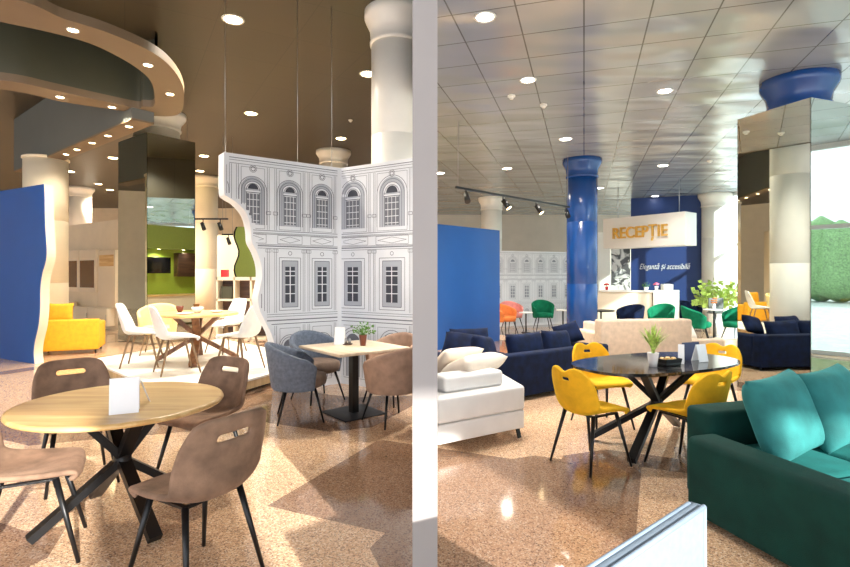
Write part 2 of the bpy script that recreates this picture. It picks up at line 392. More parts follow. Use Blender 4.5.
# ------------------------------------------------------------------ curved soffit and beam, left hall
ZS = 4.3
def S(px, py, z=ZS): p = G(px, py, z); return (p.x, p.y)
outer = [(-5.7, 4.75), S(0, -4), S(63.5, 18.5), S(106, 32), S(148, 50), S(169, 65), S(181, 82), S(184, 98), S(179, 114), S(155, 116), S(130, 112), S(63.5, 102), S(13, 91), (-7.3, 7.3), (-7.7, 6.5), (-7.0, 5.2)]
inner = [(-6.3, 5.6), S(-50, 15), S(13, 25), S(42, 30), S(79, 40), S(111, 53), S(138, 69), S(151, 82), S(154.5, 96), S(153, 106), S(132, 107), S(106, 100), S(53, 90), S(13, 81.5), (-6.7, 7.0), (-7.0, 6.3)]
def smooth_loop(L, n=8):
    out = []; N = len(L)
    for i in range(N):
        p0, p1, p2, p3 = L[i-1], L[i], L[(i+1) % N], L[(i+2) % N]
        for k in range(n):
            f = k/n
            out.append(tuple(.5*((2*b)+(-a+c)*f+(2*a-5*b+4*c-d)*f*f+(-a+3*b-3*c+d)*f**3) for a, b, c, d in zip(p0, p1, p2, p3)))
    return out
# matched loops
outer = [outer[0], outer[1], outer[2], outer[3], outer[4], outer[5], outer[6], outer[7], outer[8], outer[9], outer[10], outer[11], outer[12], outer[13], outer[14], outer[15]]
inner_m = [inner[0], inner[1], inner[3], inner[4], inner[5], inner[6], inner[7], inner[8], inner[9], inner[9], inner[10], inner[12], inner[13], inner[14], inner[15], inner[15]]
inner_m[9] = tuple((a+c)/2 for a, c in zip(inner[9], inner[10])); inner_m[15] = (-6.8, 5.85)
inner_m[2] = S(20, 26); inner_m[3] = S(79, 40); inner_m[4] = S(111, 53); inner_m[5] = S(138, 69); inner_m[6] = S(151, 82); inner_m[7] = S(154.5, 96); inner_m[8] = S(153.5, 106)
O, I = smooth_loop(outer), smooth_loop(inner_m)
t = thing('curved_soffit', 'brown curved ring soffit with small spotlights hanging under the ceiling', 'soffit')
b = B(); n = len(O)
for z0, z1 in ((ZS, ZS+.11),):
    vo = [b.bm.verts.new((p[0], p[1], z0)) for p in O]; vi = [b.bm.verts.new((p[0], p[1], z0)) for p in I]
    uo = [b.bm.verts.new((p[0], p[1], z1)) for p in O]; ui = [b.bm.verts.new((p[0], p[1], z1)) for p in I]
    fs = []
    for k in range(n):
        m = (k+1) % n
        fs += [b.bm.faces.new((vo[k], vi[k], vi[m], vo[m])), b.bm.faces.new((uo[k], uo[m], ui[m], ui[k])),
               b.bm.faces.new((vo[k], vo[m], uo[m], uo[k])), b.bm.faces.new((vi[k], ui[k], ui[m], vi[m]))]
    b._fin(fs)
finish(b, 'soffit_ring', 'soffit', t)
b = B()
c = (sum(p[0] for p in I)/n, sum(p[1] for p in I)/n)
I2 = [(p[0]+(p[0]-c[0])*.03, p[1]+(p[1]-c[1])*.03) for p in I]
vi = [b.bm.verts.new((p[0], p[1], ZS+.11)) for p in I]; ui = [b.bm.verts.new((p[0], p[1], ZL-.01)) for p in I]
wi = [b.bm.verts.new((p[0], p[1], ZS+.11)) for p in I2]; xi = [b.bm.verts.new((p[0], p[1], ZL-.01)) for p in I2]
fs = []
for k in range(n):
    m = (k+1) % n
    if k < 8*7.3 or k > 8*13.6: continue
    fs += [b.bm.faces.new((vi[k], vi[m], ui[m], ui[k])), b.bm.faces.new((wi[k], wi[m], xi[m], xi[k])), b.bm.faces.new((ui[k], ui[m], xi[m], xi[k]))]
b._fin(fs, True)
for v in [v for v in b.bm.verts if not v.link_faces]: b.bm.verts.remove(v)
finish(b, 'upstand', 'olive', t)
p, q = Vector(S(132, 119.5, 4.1)), Vector(S(62, 150.5, 4.1)); d = (q-p).normalized(); nn = Vector((-d.y, d.x)); nn = nn if nn.y > 0 else -nn
q = q + d*3.5
P4 = [p, q, q+nn*.35, p+nn*.35]
t = thing('ceiling_beam', 'slate grey straight beam with spotlit brown underside above the cream column', 'beam', (0, 0, 0))
b = B(); b.prism([(v.x, v.y) for v in P4], 4.13, ZL-.005); finish(b, 'fascia', 'slate', t)
b = B(); b.prism([(v.x, v.y) for v in P4], 4.1, 4.13); finish(b, 'underside', 'soffit', t)

# ------------------------------------------------------------------ downlights
def downlight(px, py, z, label, r=.1, group=None, cat='ceiling light', warm=False, power=0, name='downlight'):
    p = G(px, py, z)
    t = thing(name, label, cat, (p.x, p.y, z), group=group)
    b = B(); b.lathe([(r, -.003), (r*1.22, -.012), (r*1.3, 0), (r, .0)], 24, closed=False); finish(b, 'rim', 'white', t)
    b = B(); b.lathe([(0.001, -.006), (r, -.004)], 24, closed=False); finish(b, 'lens', 'lampwarm' if warm else 'lamp', t)
    if power:
        L = bpy.data.lights.new('downlight_lamp', 'SPOT'); L.energy = power; L.spot_size = math.radians(140); L.spot_blend = .8
        L.shadow_soft_size = r; L.color = (1, .9, .74) if warm else (1, .93, .84)
        o = bpy.data.objects.new('downlight_lamp', L); COL.objects.link(o); o.parent = t; o.location = (0, 0, -.05)
    return t
PWL, PWR = 520, 170
for (px, py, lab, w) in (
    (233, 19.5, 'largest round downlight in the brown ceiling above the mural screen', 1),
    (251, 113.5, 'round downlight in the brown ceiling above the left arches', 1),
    (341, 138.5, 'small downlight just above the far flared capital', 0),
    (368, 74, 'round downlight beside the tall white column top', 1),
    (113, 158, 'bright downlight beyond the brown beam, left of the mirror box', 1),
    (70, 171.5, 'oval downlight right of the cream column shaft', 1),
    (181, 172, 'downlight right above the green kitchen mirror image', 0),
    (200, 171, 'downlight just above the cream column capital', 0),
    (110, 190, 'distant downlight above the cream television wall', 1),
    (78, 197, 'faint far downlight near the distant white column', 0),
    (98, 184, 'far downlight between two ceiling detectors', 0),
    (204, 156, 'downlight between the mirror box and the mural screen top', 1),
    (209, 36, 'downlight above the gap between soffit ring and mural screen', 0)):
    if (px, py) == (209, 36): continue
    downlight(px, py, ZL, lab, .13, warm=True, power=PWL*w*(2.2 if (px, py) in ((70, 171.5), (110, 190), (113, 158)) else 1))
for (px, py, lab) in ((73, 30, 'nearest spotlight set in the curved brown soffit'), (148, 65, 'middle spotlight on the bend of the curved soffit'),
    (170, 94, 'spotlight at the end of the curved soffit above the mirror box'), (60, 97, 'left spotlight in the far side of the soffit ring'),
    (112, 107, 'right spotlight in the far side of the soffit ring')):
    downlight(px, py, ZS, lab, .05, warm=True, power=60, name='soffit_spotlight', cat='spotlight')
bl = [(66, 154.2), (77, 149.4), (92, 142.8), (108, 135.7), (129, 126.5)]
for (px, py), lab in zip(bl, ('outermost of five spotlights under the slate beam, nearest the cream column', 'second beam spotlight counted from the cream column', 'middle one of the five beam spotlights', 'beam spotlight second from the mirror box', 'beam spotlight nearest the mirror box column')):
    downlight(px, py, 4.1, lab, .05, warm=True, power=28, name='soffit_spotlight', cat='spotlight')
for (px, py, lab, w) in (
    (528, 80, 'bright downlight in the grey tiles nearest the two ceiling detectors', 1),
    (665, 91, 'bright downlight in the grey tiles above the reception sign', 1),
    (565.5, 139, 'downlight just in front of the blue column capital', 1),
    (507, 168.5, 'downlight above the middle of the hanging track rail', 1),
    (663, 165.5, 'downlight above the dark blue reception wall', 1),
    (440, 173, 'downlight cut by the partition above the blue panel', 0),
    (485, 17, 'downlight at the top edge of the tiled ceiling', 1),
    (655, 196, 'small far downlight above the reception sign box', 0),
    (600, 188, 'small far downlight right of the blue column', 0)):
    downlight(px, py, ZR, lab, .1 if py > 100 else .085, power=PWR*w)
def detector(px, py, z, label):
    p = G(px, py, z); t = thing('smoke_detector', label, 'smoke detector', (p.x, p.y, z))
    b = B(); b.lathe([(.055, 0), (.055, -.02), (.04, -.03)], 20); finish(b, 'base', 'white', t)
    b = B(); b.lathe([(.03, -.03), (.028, -.05), (.015, -.055)], 16); finish(b, 'sensor', 'white', t)
detector(350.5, 120, ZL, 'white smoke detector in the brown ceiling above the mural screen')
detector(95, 183, ZL, 'left detector on the brown ceiling above the television wall')
detector(511.5, 95.5, ZR, 'white smoke detector left of the bright tile downlight')
detector(543.5, 104.5, ZR, 'white disc detector on the tiled ceiling right of the larger one')
detector(710, 160.5, ZR, 'small detector on the tiled ceiling near the white column')

# ------------------------------------------------------------------ facade screens
class Plane:
    def __init__(s, A, Bp):
        s.A = Vector((A[0], A[1], 0)); d = Vector((Bp[0]-A[0], Bp[1]-A[1], 0)); s.L = d.length; s.u = d.normalized()
        s.n = Vector((s.u.y, -s.u.x, 0))          # towards the viewer
    def hit(s, px, py):
        r = Vector(((px-CX)/F, 1, (YH-py)/F)); o = Vector((0, 0, H))
        k = (s.A-o).dot(s.n)/r.dot(s.n); P = o+r*k
        return ((P-s.A).dot(s.u), P.z)
    def pt(s, u, z, off=0): return s.A + s.u*u + Vector((0, 0, z)) + s.n*off
def facade(pl, bays, pitch, k=1.0, clip=None, uend=None, lw=.007, ztop=3.06, bot=.05):
    bs = [B(), B(), B(), B()]      # ink, dark, wash, paper
    ok = lambda u, z: (clip is None or clip(u, z)) and u < (uend if uend else 99) and bot < z < ztop
    def quad(i, P, off):
        if all(ok(*p) for p in P): bs[i].poly([pl.pt(*p, off) for p in P])
    def line(u0, z0, u1, z1, w=lw, i=0, off=.004):
        n = max(1, int(math.hypot(u1-u0, z1-z0)/.06)); d = math.hypot(u1-u0, z1-z0)
        nx, nz = -(z1-z0)/d*w/2, (u1-u0)/d*w/2
        for j in range(n):
            a, c = j/n, (j+1)/n
            A = (u0+(u1-u0)*a, z0+(z1-z0)*a); C = (u0+(u1-u0)*c, z0+(z1-z0)*c)
            quad(i, [(A[0]+nx, A[1]+nz), (A[0]-nx, A[1]-nz), (C[0]-nx, C[1]-nz), (C[0]+nx, C[1]+nz)], off)
    def rect(u, hw, z0, z1, w=lw, i=0):
        line(u-hw, z0, u+hw, z0, w, i); line(u-hw, z1, u+hw, z1, w, i); line(u-hw, z0, u-hw, z1, w, i); line(u+hw, z0, u+hw, z1, w, i)
    def fill(u, hw, z0, z1, i=2, off=.002):
        m = 12
        for a in range(m):
            for c in range(5):
                ua, ub = u-hw+c*hw*.4, u-hw+(c+1)*hw*.4
                quad(i, [(ua, z0+(z1-z0)*a/m), (ub, z0+(z1-z0)*a/m), (ub, z0+(z1-z0)*(a+1)/m), (ua, z0+(z1-z0)*(a+1)/m)], off)
    def arc(u, z, r, a0=0, a1=PI, w=lw, i=0, off=.004, sx=1):
        n = 14
        for j in range(n):
            A, C = a0+(a1-a0)*j/n, a0+(a1-a0)*(j+1)/n
            quad(i, [(u+(r-w/2)*sx*math.cos(A), z+(r-w/2)*math.sin(A)), (u+(r+w/2)*sx*math.cos(A), z+(r+w/2)*math.sin(A)),
                     (u+(r+w/2)*sx*math.cos(C), z+(r+w/2)*math.sin(C)), (u+(r-w/2)*sx*math.cos(C), z+(r-w/2)*math.sin(C))], off)
    def K(z): return z*k
    for z, w, i in ((3.03, .008, 1), (3.0, .006, 0), (2.96, .006, 0), (2.13, .008, 0), (2.10, .006, 0), (2.085, .006, 1), (1.95, .006, 0), (1.93, .014, 0), (1.9, .006, 0), (1.03, .006, 0), (1.0, .006, 0), (.95, .014, 0), (.9, .008, 1)):
        line(-.6, K(z), (uend if uend else pl.L), K(z), w, i)
    for u in bays:
        w = pitch/2
        for sg in (-1, 1):
            for dd in (.03, .055):
                for z0, z1 in ((2.14, 2.95), (1.05, 1.89), (.12, .88)): line(u+sg*(w-dd), K(z0), u+sg*(w-dd), K(z1), lw*.8)
            rect(u+sg*(w-.04), .03, K(2.34), K(2.38), .006); rect(u+sg*(w-.04), .035, K(1.85), K(1.89), .005)
        rect(u, w-.09, K(2.15), K(2.93), .005)
        fill(u, w*.62, K(2.2), K(2.66)); arc(u, K(2.66), w*.52, w=w*.22, i=2, off=.002)
        fill(u, w*.36, K(2.22), K(2.6), 0, .003)
        for r in (.36, .47, .60, .74): arc(u, K(2.64), w*r, w=.008); line(u-w*r, K(2.2), u-w*r, K(2.64), .007); line(u+w*r, K(2.2), u+w*r, K(2.64), .007)
        arc(u, K(2.655), w*.14, w=w*.28, i=1, off=.005)
        for zz in (2.25, 2.34, 2.43, 2.52, 2.60): line(u-w*.33, K(zz), u+w*.33, K(zz), .009, 3, .006)
        for uu in (-.16, 0, .16): line(u+w*uu*1.2, K(2.22), u+w*uu*1.2, K(2.6), .008, 3, .006)
        line(u-w*.38, K(2.625), u+w*.38, K(2.625), .02, 3, .006); line(u-w*.4, K(2.61), u+w*.4, K(2.61), .008, 1, .006)
        arc(u, K(2.965-.05), .028, 0, 2*PI, .008, 1); arc(u, K(2.915), .045, 0, 2*PI, .006, 0)
        line(u-w+.1, K(2.02), u, K(2.06), .005); line(u, K(2.06), u+w-.1, K(2.02), .005); line(u-w+.1, K(2.02), u, K(1.98), .005); line(u, K(1.98), u+w-.1, K(2.02), .005)
        rect(u, w-.07, K(1.965), K(2.075), .005)
        arc(u, K(1.84), .025, 0, 2*PI, .007); fill(u, w*.46, K(1.12), K(1.74)); rect(u, w*.62, K(1.08), K(1.78), .007); rect(u, w*.46, K(1.12), K(1.74), .009)
        fill(u, w*.28, K(1.18), K(1.66), 1, .005)
        for zz in (1.3, 1.42, 1.54, 1.6): line(u-w*.29, K(zz), u+w*.29, K(zz), .012, 3, .008)
        line(u, K(1.18), u, K(1.66), .014, 3, .008)
        fill(u, w*.36, K(.12), K(.6)); 
        for r in (.36, .5, .62): arc(u, K(.6), w*r, w=.008); line(u-w*r, K(.12), u-w*r, K(.6), .007); line(u+w*r, K(.12), u+w*r, K(.6), .007)
        arc(u, K(.6), w*.18, w=w*.36, i=0, off=.002); rect(u, w-.1, K(.84), K(.1), .005)
    return bs
def put_facade(bs, t, off, mm=('ink', 'inkdark', 'inkwash', 'print')):
    for bb, nm, m in zip(bs, ('printed_lines', 'printed_dark_panes', 'printed_wash', 'printed_glazing_bars'), mm):
        for v in bb.bm.verts: v.co -= off
        me = bpy.data.meshes.new(nm); bb.bm.to_mesh(me); bb.bm.free(); me.materials.append(MT[m])
        o = bpy.data.objects.new(nm, me); COL.objects.link(o); o.parent = t; o['kind'] = 'stuff'
PA, PB, PC = (-2.5, 6.47), (-1.2, 7.44), (-.14, 6.78)
HT = 3.08
p1 = Plane(PA, PB); p2 = Plane(PB, PC)
wave = [(224, 150), (224, 190), (228, 197), (236, 202), (243, 209), (248, 217), (251, 230), (252, 242), (257, 252), (261, 264), (262, 276), (260, 288), (258, 299), (260, 311), (266, 323), (273, 338), (277, 362), (279, 393)]
W = [p1.hit(*w) for w in wave]; W[0] = (W[0][0], HT); W[-1] = (W[-1][0], 0.0)
Ws = []
for i in range(len(W)*4-3): Ws.append(tuple(interp(W, i/(len(W)*4-4))))
def uedge(z):
    for a, c in zip(Ws, Ws[1:]):
        if min(a[1], c[1]) <= z <= max(a[1], c[1]): return a[0]+(c[0]-a[0])*((z-a[1])/((c[1]-a[1]) or 1))
    return Ws[-1][0]
org = Vector((PB[0], PB[1], 0))
t = thing('facade_mural_screen', 'tall white folding screen printed with a classical facade drawing, wavy left edge', 'screen', org)
b = B(); b.slab([p1.pt(u, z)-org for u, z in Ws]+[p1.pt(p1.L, 0)-org, p1.pt(p1.L, HT)-org], -p1.n*.24); finish(b, 'wavy_panel', 'print', t)
b = B(); b.slab([p2.pt(.0, 0)-org, p2.pt(p2.L, 0)-org, p2.pt(p2.L, HT)-org, p2.pt(.0, HT)-org], -p2.n*.06); finish(b, 'straight_panel', 'print', t)
bays1 = [p1.hit(px, 210)[0] for px in (253, 290, 322)]
pit = (bays1[2]-bays1[0])/2
put_facade(facade(p1, [bays1[0]-pit]+bays1, pit, clip=lambda u, z: u > uedge(z)+.02, uend=p1.L), t, org)
bays2 = [p2.hit(px, 210)[0] for px in (353, 392)]
pit2 = bays2[1]-bays2[0]
put_facade(facade(p2, bays2, pit2, clip=lambda u, z: u > .01, uend=p2.L-.01), t, org)
for u, pl in ((.04, p1), (p1.L*.62, p1), (p1.L*.94, p1)):
    q = pl.pt(u, HT, -.1)-org; b = B(); b.tube(q, (q.x, q.y, ZL), .004, n=6); finish(b, 'suspension_wire', 'steel', t)

q1 = Plane((1.5, 15.3), (4.7, 16.6))
t = thing('facade_mural_screen', 'small distant white facade screen left of the blue column', 'screen', q1.A)
b = B(); b.slab([(0, 0, 0), q1.u*q1.L, q1.u*q1.L+Vector((0, 0, 2.28)), (0, 0, 2.28)], -q1.n*.08); finish(b, 'straight_panel', 'print', t)
put_facade(facade(q1, [.25+.5*i for i in range(7)], .5, k=.735, clip=lambda u, z: u > .01, uend=q1.L-.01, ztop=2.27), t, q1.A, ('ink2', 'inkdark2', 'inkwash2', 'print'))

# ------------------------------------------------------------------ blue panels
def wavy_prism(pl, pts, th, name, m, edge, label, cat):
    t = thing(name, label, cat, pl.A)
    b = B(); b.slab([pl.pt(u, z)-pl.A for u, z in pts], -pl.n*.012); finish(b, 'painted_face', m, t)
    b = B(); b.slab([pl.pt(u, z, -.013)-pl.A for u, z in pts], -pl.n*th); finish(b, 'core', edge, t)
    return t
BL = Plane((-9.6, 10.62), (-6.55, 8.92))
wv = [(43.5, 184), (44, 200), (44.5, 225), (46, 250), (45, 262), (41.6, 274), (39.7, 289), (39.5, 309), (37.8, 326), (34, 343), (33, 354), (34, 364)]
Wv = [BL.hit(*w) for w in wv]
Wv = [tuple(interp(Wv, i/44)) for i in range(45)]; zt = Wv[0][1]; Wv[-1] = (Wv[-1][0], 0)
wavy_prism(BL, [(0, 0), (0, zt)]+Wv, .14, 'wavy_display_panel', 'bluewall', 'cream', 'blue panel with a wavy cream edge in front of the cream column', 'panel')
BR = Plane((.16, 10.6), (1.76, 12.25))
wavy_prism(BR, [(0, 0), (0, 2.6), (BR.L, 2.6), (BR.L, 0)], .1, 'partition_screen', 'bluewall', 'white', 'plain blue panel standing behind the navy sofa', 'panel')

# ------------------------------------------------------------------ dining chairs
def shell_part(prof, wid, cup, name, m, parent, handle=None, dip=0, th=.03, sub=1, nu=20, nv=36, ribs=0):
    def fn(a, v):
        u = 2*a-1; y, z = interp(prof, v); w, = interp([(x,) for x in wid], v); cy, cz = interp(cup, v)
        e = abs(u)**2.4
        x = u*w*(1-.0*e); y += cy*e; z += cz*e
        if dip and v > .9: z -= dip*math.exp(-(u/.28)**2)*(v-.9)/.1
        if v > .9: z -= .035*abs(u)**6*(v-.9)/.1
        if v < .08: y -= .05*abs(u)**5*(1-v/.08)
        if ribs: y += -.004*abs(math.sin(u*PI*ribs))*(1 if v > .5 else 0)
        return Vector((x, y, z))
    hole = (lambda a, v: handle and handle[0] < v < handle[1] and abs(2*a-1) < handle[2]) if handle else None
    b = B(); b.grid(fn, nu, nv, hole)
    return finish(b, name, m, parent, mods=(SOL(th), SUB(sub)))
def dining_chair(label, m, legm, style, group=None):
    t = thing('dining_chair', label, 'chair', group=group)
    if style == 'brown':
        prof = [(.235, .435), (.205, .468), (.06, .462), (-.08, .452), (-.17, .455), (-.225, .50), (-.25, .60), (-.275, .72), (-.30, .85)]
        wid = [.19, .215, .235, .24, .245, .25, .25, .24, .205]; cup = [(0, -.01), (0, .0), (0, .02), (.0, .05), (.03, .07), (.07, .05), (.08, .02), (.07, 0), (.04, 0)]
        shell_part(prof, wid, cup, 'seat_shell', m, t, handle=(.875, .93, .36))
    elif style == 'yellow':
        prof = [(.235, .435), (.205, .462), (.06, .455), (-.08, .442), (-.17, .445), (-.22, .49), (-.25, .58), (-.275, .70), (-.30, .82)]
        wid = [.19, .215, .225, .225, .225, .23, .23, .22, .165]; cup = [(0, -.01), (0, .0), (0, .03), (.0, .06), (.03, .08), (.08, .05), (.09, .02), (.08, 0), (.05, 0)]
        shell_part(prof, wid, cup, 'seat_shell', m, t, handle=(.885, .925, .2), dip=.035)
    else:
        prof = [(.235, .43), (.205, .46), (.06, .455), (-.08, .445), (-.17, .45), (-.22, .50), (-.25, .60), (-.28, .73), (-.31, .87)]
        wid = [.19, .21, .225, .225, .22, .215, .205, .19, .155]; cup = [(0, -.01), (0, 0), (0, .03), (0, .06), (.03, .07), (.07, .04), (.07, .02), (.05, 0), (.03, 0)]
        shell_part(prof, wid, cup, 'seat_shell', m, t, ribs=3)
    b = B()
    for s in (-1, 1): b.bar((s*.15, .13, .432), (s*.15, -.13, .432), .025, .012); b.bar((-.15, s*.13, .432), (.15, s*.13, .432), .025, .012)
    finish(b, 'seat_frame', legm, t)
    for sx in (-1, 1):
        for sy in (-1, 1):
            b = B(); b.tube((sx*.15, sy*.13-.0, .435), (sx*.215, sy*.235-.0, 0), .017, .010, 10); finish(b, 'leg', legm, t)
    return t
def tub_chair(label, m, seatm, hb=.82, ha=.64, group=None, legm='black', rx=.29, ry=.28):
    t = thing('armchair', label, 'armchair', group=group)
    def fn(a, v):
        ang = (2*a-1)*math.radians(128); c = math.cos(ang)
        k = max(0, (c+.62)/1.62)
        top = ha+(hb-ha)*(k**1.3)-.06*max(0, abs(2*a-1)-.85)/.15
        z = .33+(top-.33)*v; fl = .88+.16*v
        return Vector((math.sin(ang)*rx*fl, -math.cos(ang)*ry*fl+.0-.03*v*k, z))
    b = B(); b.grid(fn, 34, 10); finish(b, 'backrest', m, t, mods=(SOL(.055), SUB(1)))
    b = B()
    b.lathe([(.001, .345), (.21, .345), (.25, .37), (.262, .42), (.25, .465), (.2, .482), (.001, .488)], 32, closed=False, sx=1, sy=1.02)
    for v in b.bm.verts: v.co.y += .035
    finish(b, 'seat', seatm, t)
    for sx in (-1, 1):
        for sy in (-1, 1):
            b = B(); b.tube((sx*.15, sy*.14+.02, .36), (sx*.235, sy*.23+.02, 0), .016, .009, 10); finish(b, 'leg', legm, t)
    return t

# round oak table and its chairs
TC = Vector((-1.92, 3.30, 0))
def x_table(loc, label, top_fn, legs, topmat, legmat, rz=0, cross=.36, topz=.75, w=(.075, .045)):
    t = thing('dining_table', label, 'table', loc, rz)
    top_fn(t)
    for (x, y) in legs:
        b = B(); b.bar((-x*.55, -y*.55, topz-.035), (0, 0, topz*.52), *w); b.bar((0, 0, topz*.52), (x, y, .028), *w)
        finish(b, 'leg', legmat, t)
    b = B(); b.lathe([(.05, topz*.5-.04), (.055, topz*.5), (.05, topz*.5+.05)], 16); finish(b, 'hub', legmat, t)
    b = B(); b.bar((-.3, 0, topz-.04), (.3, 0, topz-.04), .06, .015); b.bar((0, -.3, topz-.045), (0, .3, topz-.045), .06, .015); finish(b, 'top_frame', legmat, t)
    return t
def round_top(r, z, th, m):
    def f(t):
        b = B(); b.lathe([(r-.03, z-th), (r-.008, z-th+.006), (r, z-th*.5), (r-.006, z-.004), (r-.02, z)], 72); finish(b, 'tabletop', m, t)
    return f
x_table(TC, 'large round oak dining table on crossed black legs in the foreground', round_top(.6, .755, .035, 'oak'),
        [(.36, .31), (-.36, -.31), (-.36, .31), (.36, -.31)], 'oak', 'black', rz=.02)
ch = dining_chair('', 'brownleather', 'black', 'brown')
ch.location = (-1.17, 2.66, 0); ch.rotation_euler = (0, 0, face(-.93, .55)); ch.scale = (1.04, 1.04, 1.04); tag(ch, 'brown suede chair nearest the viewer, its back handle slot seen from behind', 'chair', 'brown chairs around the round oak table')
G1 = 'brown chairs around the round oak table'
dup(ch, (-2.62, 3.92, 0), face(.62, -.68), 'brown suede chair beyond the oak table, beside the yellow sofa', G1)
dup(ch, (-1.71, 3.98, 0), face(-.42, -.85), 'brown suede chair between the oak table and the white platform corner', G1)
dup(ch, (-2.19, 2.88, 0), face(.72, .4), 'brown suede chair cut by the left border, only its seat and legs visible', G1)

def card_stand(loc, rz, label, w=.13, h=.16, m='card', back=True, name='menu_card'):
    t = thing(name, label, 'card stand', loc, rz)
    b = B(); b.slab([(-w/2, -.0, .0), (w/2, 0, 0), (w/2, .035, h), (-w/2, .035, h)], (0, .004, 0)); finish(b, 'front_leaf', m, t)
    b = B(); b.slab([(-w/2, .09, .0), (w/2, .09, 0), (w/2, .04, h), (-w/2, .04, h)], (0, .004, 0)); finish(b, 'rear_leaf', m, t)
    return t
p = G(124, 414, .755); card_stand((p.x, p.y, .756), .45, 'folded white card standing on the round oak table', .15, .2)
card_stand((p.x-.09, p.y+.25, .756), -.9, 'narrow white card behind the folded card on the oak table', .06, .14)

# ------------------------------------------------------------------ square table group
SQ = Vector((-.80, 5.84, 0)); th = math.atan2(-.77, .64)
t = thing('cafe_table', 'square pale oak cafe table on a black pedestal by the facade screen', 'table', SQ, th)
b = B(); b.box(-.45, .45, -.45, .45, .72, .75, .006); finish(b, 'tabletop', 'oakpale', t)
b = B(); b.box(-.04, .04, -.04, .04, .012, .72); finish(b, 'pedestal', 'black', t)
b = B(); b.box(-.27, .27, -.27, .27, 0, .014, .004); finish(b, 'base_plate', 'blackmat', t)
b = B(); b.bar((-.3, 0, .71), (.3, 0, .71), .05, .015); b.bar((0, -.3, .708), (0, .3, .708), .05, .015); finish(b, 'top_frame', 'black', t)
G2 = 'blue-grey tub chairs at the square table'
a = tub_chair('', 'greyfab', 'seattaupe'); a.location = (-1.37, 5.62, 0); a.rotation_euler = (0, 0, face(.9, .25)); a.scale = (1.02, 1.02, 1.02)
tag(a, 'blue-grey tub armchair on the near left of the square table, seen from behind', 'armchair', G2)
dup(a, (-1.35, 6.5, 0), face(.65, -.7), 'blue-grey tub armchair behind the near one, against the facade screen', G2)
G3 = 'taupe tub chairs at the square table'
a = tub_chair('', 'tanfab', 'tanfab'); a.location = (-.335, 5.50, 0); a.rotation_euler = (0, 0, face(-.55, .75)); tag(a, 'taupe tub armchair in front of the square table, beside the grey partition', 'armchair', G3)
dup(a, (-.42, 6.40, 0), face(-.5, -.75), 'taupe tub armchair tucked behind the right side of the square table', G3)

def potted(loc, label, pr, ph, potm, leafm, h, spread, n=60, blade=False, name='potted_plant', seed=1):
    rnd = random.Random(seed)
    t = thing(name, label, 'plant', loc)
    b = B(); b.lathe([(pr*.7, 0), (pr*.85, ph*.5), (pr, ph*.95), (pr*1.05, ph), (pr*.9, ph), (pr*.85, ph*.85)], 20); finish(b, 'pot', potm, t)
    b = B()
    for i in range(n):
        a = rnd.uniform(0, 2*PI); L = h*rnd.uniform(.6, 1.05); s = spread*rnd.uniform(.15, 1)
        d = Vector((math.cos(a), math.sin(a), 0)); side = Vector((-d.y, d.x, 0))
        if blade:
            w = .011*h/.25; P = []
            for k in range(5):
                f = k/4; P.append((Vector((0, 0, ph*.9))+d*s*f**1.6+Vector((0, 0, L*(f-.25*f*f*s/spread))), w*(1-f)**.7+.0005))
            for (p0, w0), (p1_, w1) in zip(P, P[1:]): b.poly([p0-side*w0, p0+side*w0, p1_+side*w1, p1_-side*w1])
        else:
            c = Vector((0, 0, ph))+d*s+Vector((0, 0, L*rnd.uniform(.1, 1)*(1-.3*(s/spread)**2))); l = h*.16; w = l*.45
            up = Vector((rnd.uniform(-.6, .6), rnd.uniform(-.6, .6), rnd.uniform(.1, .9))).normalized(); ax = (d+up*.7).normalized(); sd = ax.cross(Vector((rnd.random(), rnd.random(), .3))).normalized()
            b.poly([c, c+ax*l*.5+sd*w, c+ax*l, c+ax*l*.5-sd*w])
            if i % 4 == 0: b.tube((0, 0, ph*.9), c, .003*h/.25, .0015, 5)
    finish(b, 'foliage', leafm, t)
    return t
p = G(363, 345.5, .75); potted((p.x, p.y, .751), 'bushy flowering plant in a brown tapered pot on the square table', .045, .12, 'potbrown', 'leaf', .17, .13, 110, seed=3)
p = G(339, 345, .75); card_stand((p.x, p.y, .751), -.1, 'tall white card standing left of the plant on the square table', .12, .2)
p = G(347, 344.5, .75)
t = thing('condiment_tray', 'small dark tray of glass shakers on the square table', 'tray', (p.x, p.y, .751))
b = B(); b.lathe([(.06, 0), (.065, .008), (.06, .01)], 20); finish(b, 'tray_base', 'darkwood', t)
for k in range(3):
    b = B(); b.lathe([(.016, .01), (.018, .05), (.01, .07)], 12, c=(.03*math.cos(k*2.1), .03*math.sin(k*2.1), 0)); finish(b, 'shaker', 'steel', t)

# ------------------------------------------------------------------ platform and white dining set
PF = Vector((-2.69, 5.70, 0))
d1 = Vector((-2.66, 2.56, 0)).normalized(); d2 = Vector((.50, 1.25, 0)).normalized()
pts = [PF, PF+d1*3.75, PF+d1*3.75+d2*2.9, PF+d2*2.9]
t = thing('display_platform', 'low pale display platform under the white dining set', 'platform', PF)
b = B(); b.prism([(v.x-PF.x, v.y-PF.y) for v in pts], .175, .2); finish(b, 'deck', 'rug', t)
ins = [(PF+d1*.04+d2*.03), (PF+d1*3.7+d2*.03), (PF+d1*3.7+d2*2.85), (PF+d1*.04+d2*2.85)]
b = B(); b.prism([(v.x-PF.x, v.y-PF.y) for v in ins], .06, .175); finish(b, 'side_skirt', 'paneloak', t)
ins = [(PF+d1*.2+d2*.12), (PF+d1*3.6+d2*.12), (PF+d1*3.6+d2*2.75), (PF+d1*.2+d2*2.75)]
b = B(); b.prism([(v.x-PF.x, v.y-PF.y) for v in ins], 0, .06); finish(b, 'plinth', 'black', t)
WT = Vector((X(197, 8.15), 8.15, .203))
